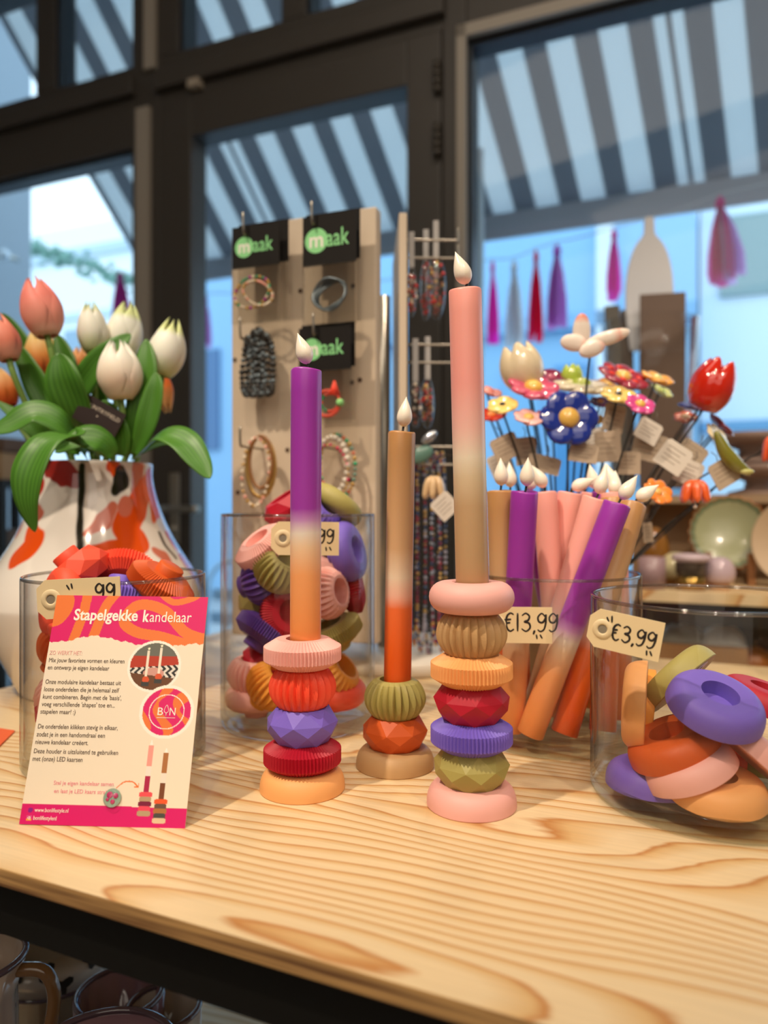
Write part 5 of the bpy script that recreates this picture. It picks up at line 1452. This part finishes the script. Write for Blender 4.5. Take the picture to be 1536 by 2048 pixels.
bell('orange ceramic bell flower hanging from a bowed wire beside the grey tag', 1390, 984, .80, 52, 42, 'e8632c', [at(1410, 950, .80), at(1455, 930, .81), at(1420, 985, .83), at(1330, 1055, .85), bb])
bell('tan ceramic bell flower hanging in front of the necklaces', 868, 976, .84, 42, 44, 'd2b084', [at(868, 952, .84), at(862, 940, .845), at(868, 925, .85), at(900, 912, .86), at(960, 960, .87), V((PXc - .04, PYc, T + .10))])
bell('orange ceramic bell flower cut off by the picture edge', 1540, 898, .82, 26, 50, 'e25a2a', [at(1545, 870, .82), at(1520, 905, .83), at(1478, 930, .84), at(1370, 1030, .85), bb])
# green ceramic bud on a long low stem
c = at(1472, 925, .795); r = thing('ceramic_bud', 'olive green ceramic bud pointing down beside the brown tag', 'ceramic flower', MX.Translation(c), GF)
k = MB(); k.tube(crom([(-.022, 0, .034), (-.012, 0, .012), (.0, 0, -.002), (.016, 0, -.012)], 5), [.002 + .0065 * math.sin(PI * (i + .4) / 16) for i in range(16)], 12); k.build('petals', glaze('7e7a2c'), r)
MB().ball((.010, -.004, -.010), (.008, .004, .003), 12, 8).build('light_petal', glaze('c5c276'), r)
MB().tube([MX.Translation(-c) @ p for p in crom([c + V((.016, 0, -.012)), at(1440, 968, .83), at(1350, 1040, .85), bb], 8)], .0012, 6).build('stem', M_wire, r)
# butterfly
c = at(1176, 686, .80); b = thing('ceramic_butterfly', 'white ceramic butterfly with pink edges on the tallest wire stem', 'ceramic butterfly', MX.Translation(c), GF)
wing = lambda name, ctr, r3, rot, mt: MB().ball((0, 0, 0), r3, 24, 14, 0).build(name, mt, b, MX.Translation(V(ctr)) @ MX.Rotation(rot, 4, 'Y') @ MX.Rotation(.25, 4, 'X'))
Mbw = ramp_mat('butterfly_glaze', 'Z', [(0, 'f1e2d4'), (.62, 'f4e7da'), (.85, 'eba493'), (1, 'e88a74')], .1, 40, .5, .5)
Mbx = ramp_mat('butterfly_glaze_side', 'X', [(0, 'f1e2d4'), (.5, 'f4e7da'), (.8, 'efb9a8'), (1, 'f4e2d2')], .1, 40, .5, .5)
wing('upper_wing', (-.006, .004, .0130), (.0100, .0045, .0200), -.05, Mbw); wing('upper_wing', (.020, -.004, .0045), (.0260, .0045, .0078), -.30, Mbx)
wing('lower_wing', (-.015, .002, .0005), (.0150, .0045, .0095), .15, Mbx); wing('lower_wing', (.003, -.005, -.0075), (.0150, .0045, .0090), -.35, Mbx)
MB().tube([(-.006, -.004, -.008), (.004, -.004, .0), (.014, -.003, .0075)], [.0024, .0034, .0022], 10).build('body', glaze('f0d2c0'), b)
MB().tube([V(p) - c for p in crom([c + V((.002, 0, -.014)), at(1172, 790, .81), at(1168, 900, .84), V((PXc, PYc, T + .10))], 8)], .0013, 6).build('stem', M_wire, b)
# small paper tags tied to the stems
M_tagp = mat('grey_tag_paper', 'b9a58e', .8); M_tagw = mat('white_tag_paper', 'dcd2c4', .8)
GG = 'paper tags on the flower stems'
def ptag(label, px, py, Y, w_, h_, roll, m, yaw=0.0, lines=4):
    k = thing('paper_tag', label, 'paper tag', tagM(px, py, Y, yaw, roll), GG)
    a, b_ = w_ / F * Y / 2, h_ / F * Y / 2
    MB().disc([(-a, -b_), (a, -b_), (a, b_ * .8), (a * .8, b_), (-a * .8, b_), (-a, b_ * .8)], -.0004, .0004).build('card', m, k)
    q = MB()
    for i in range(lines): q.box((-a * .7, b_ * (.55 - .33 * i) - .0003, .0004), (a * (.6 - .25 * (i % 2)), b_ * (.55 - .33 * i) + .0003, .0006))
    if lines: q.build('printed_lines', mat('tag_print', '8b7a68', .8), k)
    t0 = V((0, b_, 0)); q = MB(); q.tube([t0, t0 + V((.002, .006, -.001)), t0 + V((0, .012, -.003))], .0005, 5); q.build('tie', mat('tie_thread', '5a5048', .8), k)
for a in [
    ('brown paper tag tilted beside the tall candle', 1012, 895, .82, 58, 50, .45, M_tagp, .2), ('brown paper tag second from the tall candle', 1052, 902, .825, 44, 56, .1, M_tagp, .1),
    ('wide brown paper tag low in front of the thin stems', 1088, 928, .815, 66, 34, -.25, M_tagp, 0), ('brown paper tag under the blue flower', 1167, 906, .80, 56, 38, -.15, M_tagp, -.1),
    ('pale paper tag right of the blue flower', 1216, 893, .82, 54, 62, .05, M_tagp, .1), ('brown paper tag standing behind the yellow flower stem', 1228, 836, .83, 46, 56, -.2, M_tagp, .2),
    ('crumpled white paper tag in the middle of the bunch', 1297, 862, .83, 50, 44, -.5, M_tagw, .1), ('grey paper tag under the crumpled white one', 1300, 895, .84, 70, 56, -.25, M_tagp, 0),
    ('cream paper tag hanging diagonally below the red tulip', 1347, 914, .80, 60, 56, -.62, M_tagw, -.1), ('brown paper tag behind the cream diagonal one', 1385, 905, .83, 56, 40, -.6, M_tagp, 0),
    ('white printed tag under the cream diagonal one', 1378, 945, .82, 52, 50, -.4, M_tagw, 0), ('square brown paper tag standing on its corner over the long stem', 1448, 946, .80, 54, 54, .52, M_tagp, .1),
    ('white paper tag left of the pale one', 1190, 878, .835, 46, 40, .3, M_tagw, 0), ('round tan tag behind the leaning candle flames', 1258, 926, .83, 46, 46, .0, M_tagp, 0),
    ('white paper tag behind the brown ones beside the tall candle', 1000, 930, .84, 44, 46, .4, M_tagw, 0),
    ('white paper tag hanging from the tan bell flower', 890, 1012, .83, 46, 46, .75, M_tagw, .1), ('small brown tag low beside the pink candle at the jar edge', 1296, 1065, .82, 26, 40, .1, M_tagp, .5)]:
    ptag(*a)
# ---------------------------------------------------------------- shelf unit behind, with bowls and plates
SHZ = at(1400, 1183, 1.17).z
SO = at(1262, 1183, 1.20); SO.z = 0
SHM = TM.copy(); SHM.translation = SO        # shelf space: x along, y back, z from the floor
shelf = thing('shelf_unit', 'black framed wooden shelf unit with a beige back board behind the wide jar', 'shelf unit', SHM)
MB().box((0, 0, SHZ - .018), (1.1, .40, SHZ)).build('upper_shelf', M_pine, shelf)
LZ = at(1450, 1345, 1.25).z
MB().box((0, .02, LZ - .018), (1.1, .40, LZ)).build('middle_shelf', M_pine, shelf)
k = MB(); k.box((0, .005, SHZ - .052), (1.1, .035, SHZ - .018)); k.box((0, .365, SHZ - .052), (1.1, .395, SHZ - .018))
k.build('rail', M_black, shelf)
MB().box((0, .36, LZ), (1.1, .365, SHZ - .052)).build('lower_back_board', mat('dark_back_board', '2e241c', .7), shelf)
for x in (0, 1.07):
    for y in (.005, .365): MB().box((x, y, 0), (x + .03, y + .03, SHZ - .052)).build('leg', M_black, shelf)
BZ = at(1450, 992, 1.5).z
MB().box((0.0, .30, SHZ), (1.1, .315, BZ - .015)).build('back_board', mat('beige_board', 'a88a6a', .7), shelf)
MB().box((0.0, .20, BZ - .015), (1.1, .44, BZ)).build('top_ledge', mat('beige_ledge', 'b09372', .7), shelf)
MB().box((.0, .02, SHZ), (.012, .30, BZ - .015)).build('side_board', mat('brown_board', '7c5c3e', .7), shelf)
SI = SHM.inverted()
def onshelf(px, py, y, z):
    """Point at picture column px, y back from the shelf's front edge, at height z."""
    k = (px - CX) / F
    o = SHM @ V((0, y, 0)); t = (k * o.y - o.x) / (TU.x - k * TU.y); p = o + TU * t
    return V((p.x, p.y, z))
# scalloped green plate on a wooden easel
p = onshelf(1458, 0, .20, SHZ)
es = thing('plate_easel', 'small wooden easel holding the green scalloped plate', 'plate stand', MX.Translation(p + V((0, 0, .0006))) @ MX.Rotation(-TA, 4, 'Z'))
Mw_ = mat('easel_wood', '8a5a30', .6)
for s in (-.034, .034):
    k = MB(); k.box((s - .006, -.07, 0), (s + .006, .05, .012)); k.build('foot', Mw_, es)
    MB().box((s - .006, -.056, .012), (s + .006, -.044, .055)).build('peg', Mw_, es)
    MB().tube([(s, .044, .012), (s, .060, .11)], .004, 8).build('back_post', Mw_, es)
pl = thing('scalloped_plate', 'sage green plate with scalloped orange edge standing on the shelf', 'plate', MX.Translation(p + V((0, 0, .012))) @ MX.Rotation(-TA, 4, 'Z') @ MX.Translation((0, -.0235, .0755)) @ MX.Rotation(PI / 2 - .28, 4, 'X'))
R = .066
rf = lambda r, z, a: (r * (1 + .028 * math.cos(24 * a) * max(0, (r / R - .8) * 5)), z)
m = MB(); m.rev([(0, .002), (R * .70, .003), (R * .84, .010), (R * .97, .013)], 144, rf); m.build('face', mat('sage_glaze', 'a3a47e', .25, coat=.3), pl)
m = MB(); m.rev([(R * .97, .013), (R, .0125), (R * .98, .009), (R * .80, .004), (R * .62, -.002), (0, -.002)], 144, rf); m.build('edge', mat('terracotta_edge', 'b5672f', .4), pl)
m = MB(); m.rev([(R * .86, .0108), (R * .93, .0130), (R * .965, .0135)], 144, rf); m.build('rim_band', mat('dark_sage', '5f6b4a', .3), pl)
def dome(name, label, px, y, wpx, hpx, col, foot, z=None, Y=1.25, cat='bowl'):
    p = onshelf(px, 0, y, z if z is not None else SHZ); Yp = p.y; R, H = wpx / 2 / F * Yp, hpx / F * Yp
    t = thing(name, label, cat, MX.Translation(p))
    fh = H * .22
    MB().rev([(0, fh)] + [(R * math.sin(PI * (.5 + .5 * i / 14) * 1.0) if i > 0 else R * .98, fh + (H - fh) * (i / 14) ** 1.0) for i in range(0)] + [(R * .8, fh), (R * .95, fh + (H - fh) * .15), (R, fh + (H - fh) * .35), (R * .93, fh + (H - fh) * .62), (R * .72, fh + (H - fh) * .84), (R * .4, fh + (H - fh) * .965), (0, H)], 40).build('shell', mat('glaze_' + name + col, col, .12, coat=.6), t)
    MB().rev([(0, 0), (R * .62, 0), (R * .66, fh * .3), (R * .60, fh), (0, fh)], 32).build('wooden_foot', mat('foot_' + foot, foot, .5), t)
    return t
dome('domed_box', 'cream domed ceramic box on the wooden shelf', 1352, .10, 62, 66, 'cfc59c', 'a9793f')
dome('domed_box', 'lavender domed ceramic box in front of the green plate', 1438, .06, 62, 66, 'b9a3ac', 'c08e5c')
t = thing('votive_holder', 'dark votive holder with pale rim and gold foot on the shelf edge', 'candle holder', MX.Translation(onshelf(1382, 0, .035, SHZ)))
Rv = .024
MB().rev([(Rv * .75, .022), (Rv, .026), (Rv, .046)], 32).build('cup', mat('votive_dark', '4a3f38', .2), t)
MB().rev([(Rv, .046), (Rv * 1.25, .050), (Rv * 1.25, .056), (Rv * 1.0, .058), (Rv * .8, .05), (0, .05)], 32).build('rim', mat('votive_pale', 'c3adb4', .3), t)
MB().rev([(0, 0), (Rv * .95, 0), (Rv * .95, .022), (Rv * .75, .022), (0, .022)], 32).build('gold_foot', mat('votive_gold', '9a7a3c', .2, .8), t)
t = thing('storage_cup', 'dusty mauve straight sided cup at the end of the shelf beside the candles', 'cup', MX.Translation(onshelf(1303, 0, .03, SHZ)))
Rc = .0225
MB().rev([(0, 0), (Rc, 0), (Rc, .052), (Rc - .002, .052), (Rc - .002, .004), (0, .004)], 36).build('body', mat('mauve_glaze', '92777a', .35), t)
dome('amber_glass_lamp', 'amber brown rounded glass bowl behind the pink candle', 1303, .15, 70, 110, '8a5a1e', '6d4a22', None, 1.3, 'bowl')  # plain amber bowl on a foot
t = thing('round_tray', 'beige round tray standing at the edge of the picture on the shelf', 'tray', MX.Translation(onshelf(1604, 0, .12, SHZ + .078)) @ MX.Rotation(-TA - .3, 4, 'Z') @ MX.Rotation(PI / 2 - .15, 4, 'X'))
MB().rev([(0, 0), (.066, 0), (.074, .008), (.076, .008), (.070, -.004), (0, -.004)], 48).build('plate', mat('tray_beige', 'c2a888', .5), t)
# pedestal bowls on the top ledge
def pedestal(label, px, y, dz, wpx, hpx):
    p = onshelf(px, 0, y, BZ + dz); R, H = wpx / 2 / F * p.y, hpx / F * p.y
    t = thing('pedestal_dish', label, 'pedestal dish', MX.Translation(p))
    MB().rev([(0, 0), (R * .75, 0), (R * .72, H * .10), (R * .34, H * .22), (R * .30, H * .45), (R * .5, H * .56), (0, H * .56)], 40).build('foot', mat('pedestal_brown', '8f7568', .6), t)
    MB().rev([(0, H * .56), (R * .5, H * .56), (R * .9, H * .74), (R, H), (R * .95, H), (R * .84, H * .80), (0, H * .70)], 48).build('dish', mat('pedestal_brown', '8f7568', .6), t)
    return H
hp = pedestal('dusty brown pedestal dish standing on the ledge at the picture edge', 1515, .30, 0, 150, 60)
pedestal('dusty brown pedestal dish stacked on top of the other one', 1502, .30, at(0, 932, 1.46).z - at(0, 992, 1.46).z + .001, 150, 58)
# tall glass vase with boards
p = onshelf(1300, 0, .33, BZ); Yv = p.y; R = 94 / F * Yv; Hh = 345 / F * Yv
gv = thing('tall_glass_vase', 'tall clear glass vase full of wooden boards in front of the window', 'vase', MX.Translation(p))
MB().rev([(R * .82, 0), (R * .84, Hh * .3), (R * .92, Hh * .7), (R, Hh), (R * .98, Hh), (R * .90, Hh * .7), (R * .82, Hh * .3), (R * .80, .012)], 64).build('wall', M_jar, gv)
MB().rev([(0, 0), (R * .82, 0), (R * .80, .012), (0, .012)], 48).build('thick_base', M_jarbase, gv)
SRZ = MX.Rotation(-.22, 4, 'Z')
def board(label, px, z0, z1, wpx, off, col, m=None, tilt=0.0, thick=.006, group=None):
    q = onshelf(px, 0, .33, BZ) - p
    w_ = wpx / F * Yv / 2
    o = MB().box((-w_, -thick / 2, 0), (w_, thick / 2, z1 - z0)).build('wooden_board', mat('board_' + col, col, .6), None, MX.Translation(p + V((q.x, q.y, 0)) + V((off * math.sin(.2), off, z0))) @ SRZ @ MX.Rotation(tilt, 4, 'Y'))
    bevel(o, .002)
    return tag(o, label, 'board', group)
zz_ = lambda py: ZC - (py - CY) / F * Yv - BZ
board('wide brown wooden board in the middle of the tall glass vase', 1318, .014, zz_(600), 84, -.040, '755f52', group='boards in the tall glass vase')
board('brown wooden board with darker front standing before the wide one', 1314, .014, zz_(715), 82, -.052, '6b5445', group='boards in the tall glass vase')
board('slim grey brown board nearest the magenta tassel in the tall vase', 1238, .014, zz_(606), 30, -.01, '6f6a62', tilt=-.04, group='boards in the tall glass vase')
board('slim brown board beside the grey one in the tall vase', 1262, .014, zz_(612), 24, .012, '7b6a5c', tilt=-.02, group='boards in the tall glass vase')
board('thin dark red board at the outer side of the tall vase', 1372, .014, zz_(640), 14, .0, '8a4a5c', tilt=.05, group='boards in the tall glass vase')
pd = thing('white_paddle_board', 'white oval paddle board with a narrow handle on top in the tall glass vase', 'board', MX.Translation(p + V((0, 0, 0))) @ MX.Translation((.0, .005, zz_(700))))
cx_, w2 = 0.0, 46 / F * Yv
z_a, z_b, z_h = 0, zz_(470) - zz_(700), zz_(432) - zz_(700)
pts = []
for i in range(41):
    t_ = i / 40; pts.append((w2 * (1 - abs((t_ - .45) / .56) ** 2.3) ** .5 if t_ > .45 else w2 * (.78 + .22 * math.sin(PI / 2 * t_ / .45)), z_a + (z_b - z_a) * t_))
hw = .011
prof_ = [(x, z) for x, z in pts if x > hw] + [(hw, z_b + .004), (hw * .9, z_h - .006), (hw * .5, z_h)]
poly = [(x, z) for x, z in prof_] + [(-x, z) for x, z in reversed(prof_)]
m = MB(); m.disc(poly, -.005, .005, 0, MX.Rotation(PI / 2, 4, 'X')); bevel(m.build('blade', mat('white_board', 'efeff3', .5), pd, SRZ), .002)
# goods on the middle shelf, seen through the wide jar
def goods_cloth(label, px, y, wpx, hpx, col, seed):
    q = onshelf(px, 0, y, LZ + .058); w_, h_ = wpx / F * q.y / 2, hpx / F * q.y
    o = MB(); rn = random.Random(seed)
    n, kk = 14, 10; vs = []; fs = []
    for j in range(kk + 1):
        for i in range(n + 1):
            u_, v_ = i / n * 2 - 1, j / kk * 2 - 1
            e = (1 - abs(u_) ** 4) * (1 - abs(v_) ** 4)
            vs.append((u_ * w_, v_ * .05, h_ * (.1 + .9 * e) * (.8 + .2 * math.sin(5 * u_ + seed) * math.cos(4 * v_))))
    for j in range(kk):
        for i in range(n): a = j * (n + 1) + i; fs.append((a, a + 1, a + n + 2, a + n + 1))
    o.add(vs, fs); b_ = len(o.v)
    o.add([(-w_, -.05, 0), (w_, -.05, 0), (w_, .05, 0), (-w_, .05, 0)], [(0, 3, 2, 1)], 0, False)
    x = o.build('folded_cloth', mat('cloth_' + col, col, .9), None, MX.Translation(q) @ MX.Rotation(-TA, 4, 'Z'))
    return tag(x, label, 'cloth', 'folded cloths on the middle shelf')
def carton(label, px, y, wpx, h_, col):
    q = onshelf(px, 0, y, LZ); w_ = wpx / F * q.y / 2
    o = MB().box((-w_, -.05, 0), (w_, .05, h_)).build('cardboard_box', mat('carton_' + col, col, .8), None, MX.Translation(q) @ MX.Rotation(-TA, 4, 'Z'))
    bevel(o, .002); return tag(o, label, 'box', 'boxes on the middle shelf')
carton('brown box under the grey folded cloth', 1362, .09, 84, .0575, '9a6a3c'); carton('lighter brown box under the white folded cloth', 1447, .09, 82, .0575, 'b58450')
goods_cloth('grey green folded cloth on the brown box behind the price tag', 1362, .09, 82, 30, 'c9c5b6', 1)
goods_cloth('white folded cloth on the lighter brown box', 1447, .09, 80, 34, 'f2ece0', 3)
t = thing('orange_gourd', 'round orange brown gourd on the middle shelf behind the lavender base', 'gourd', MX.Translation(onshelf(1508, 0, .08, LZ)))
m = MB(); m.rev([(0, 0), (.018, .001), (.029, .014), (.031, .030), (.024, .046), (.010, .054), (0, .055)], 40, lambda r, z, a: (r * (1 - .05 * abs(math.sin(4 * a))), z)); m.build('body', mat('gourd_orange', 'a8601c', .4), t)
MB().tube([(0, 0, .054), (.003, 0, .064)], [.003, .002], 8).build('stalk', mat('gourd_stalk', '6d5a38', .8), t)

# ---------------------------------------------------------------- small rack by the narrow window
r0 = V((ws(-40, -.35), -.35, 0))
rk = thing('window_rack', 'low black metal rack beside the narrow window behind the vase', 'rack', WM @ MX.Translation(r0))
zA, zB = wz(30, 962, -.35), wz(30, 1108, -.35); RW = ws(66, -.35) - ws(-40, -.35) + .02
for z in (zA, zB, .25): MB().box((0, -.12, z - .018), (RW, .12, z)).build('shelf', M_black, rk)
for x in (0, RW - .02):
    for y in (-.12, .10): MB().box((x, y, 0), (x + .02, y + .02, zA - .018)).build('post', M_black, rk)
def rbox(label, px0, px1, py, z0, col, name='storage_box'):
    a, b_ = ws(px0, -.35), ws(px1, -.35); z1 = wz((px0 + px1) / 2, py, -.35)
    o = MB().box((a, -.41, z0), (b_, -.29, z1)).build(name, mat('rbox_' + col, col, .7), None, WM); bevel(o, .003)
    return tag(o, label, 'box', 'boxes on the window rack')
rbox('tan box on the top of the window rack', -34, 40, 908, zA + .001, 'b08f6a'); 
o = rbox('brown box stacked on the tan box of the window rack', -30, 44, 880, wz(3, 908, -.35) + .002, '6d5648')
rbox('small brown box on the lower level of the window rack', 24, 52, 1058, zB + .001, '6d5a4e')

# ---------------------------------------------------------------- glassware on the lower shelf of the table
M_smoke = mat('smoked_brown_glass', 'c4ad9a', .12, coat=.6)
M_smoke2 = mat('smoked_grey_glass', 'd2c5b6', .12, coat=.6)
M_plum = mat('plum_glass', '8d6a72', .1, coat=.6)
LS = T + LSZ
def under(px, Y, dz=0): return V(((px - CX) / F * Y, Y, LS + dz))
def vessel(name, label, px, Y, pr, m, cat, ribs=0, pat=False):
    t = thing(name, label, cat, MX.Translation(under(px, Y)), 'smoked glassware under the table')
    rf = (lambda r, z, a: (r * (1 + .02 * math.cos(ribs * a)), z)) if ribs else None
    MB().rev(pr + [(max(0, r - .003), z) for r, z in reversed(pr[1:])], 72, rf).build('wall', m, t)
    rr_, zz2 = pr[-1]
    MB().tube([((rr_ - .0015) * math.cos(2 * PI * i / 72), (rr_ - .0015) * math.sin(2 * PI * i / 72), zz2) for i in range(72)], .0028, 8, closed=True).build('rim', mat('rim_' + m.name, '5b4750', .1, coat=.8), t)
    return t
ztopj = at(60, 1915, .60).z - LS
jug = vessel('glass_jug', 'smoked brown glass jug with a bent handle on the shelf under the table', -52, .60, [(0, .004), (.055, .004), (.066, .03), (.068, .10), (.050, .17), (.033, .21), (.032, ztopj - .03), (.040, ztopj)], M_smoke, 'jug', 12)
zj = ztopj
MB().tube(crom([(.036, 0, zj - .01), (.058, 0, zj - .012), (.066, 0, zj - .035), (.056, 0, zj - .075), (.036, 0, zj - .09)], 7), .0055, 12).build('handle', mat('amber_handle', '7b5632', .15, coat=.5), jug)
vs2 = vessel('patterned_glass_vase', 'clear brownish glass vase with dark leaf print under the table', 112, .765, [(0, .004), (.058, .004), (.060, .02), (.060, .23), (.062, at(112, 1925, .765).z - LS)], M_smoke2, 'vase')
rn = random.Random(5); lpm = None
for i in range(16):
    a = -PI / 2 + (i % 8 - 3.5) * .42 + rn.uniform(-.12, .12); z = ztopj - .02 - .055 * (i // 8) - rn.uniform(0, .025)
    if lpm is None: lpm = MB().rev([(0, 0), (.012, 0)], 18, lambda r, zz, q: (r * (.7 + .3 * math.cos(3 * q)), zz), 0, False).mesh('leaf_print', mat('dark_leaf_print', '2a2522', .6))
    link('leaf_print', lpm, vs2, MX.Translation((.0622 * math.cos(a), .0622 * math.sin(a), z)) @ MX.Rotation(a, 4, 'Z') @ MX.Rotation(PI / 2, 4, 'Y'))
vessel('glass_bowl', 'wide plum glass bowl in front of the patterned vase under the table', 192, .545, [(0, .004), (.036, .004), (.052, .05), (.058, .12), (.060, at(192, 2128, .545).z - LS)], M_plum, 'bowl')
vessel('fluted_glass_tumbler', 'dark fluted glass tumbler under the table beside the patterned vase', 240, .68, [(0, .004), (.034, .004), (.036, .1), (.040, at(240, 1985, .68).z - LS)], M_plum, 'tumbler', 16)
vessel('fluted_glass_goblet', 'dark cut glass goblet under the table beside the tumbler', 292, .78, [(0, .004), (.034, .006), (.010, .02), (.009, .12), (.034, .17), (.038, at(292, 1985, .78).z - LS)], M_plum, 'goblet', 14)
vessel('cut_glass_beaker', 'cut glass beaker with pale glints, last of the glasses under the table', 328, .68, [(0, .004), (.030, .004), (.032, .1), (.034, at(328, 2012, .68).z - LS)], M_smoke2, 'beaker', 12)
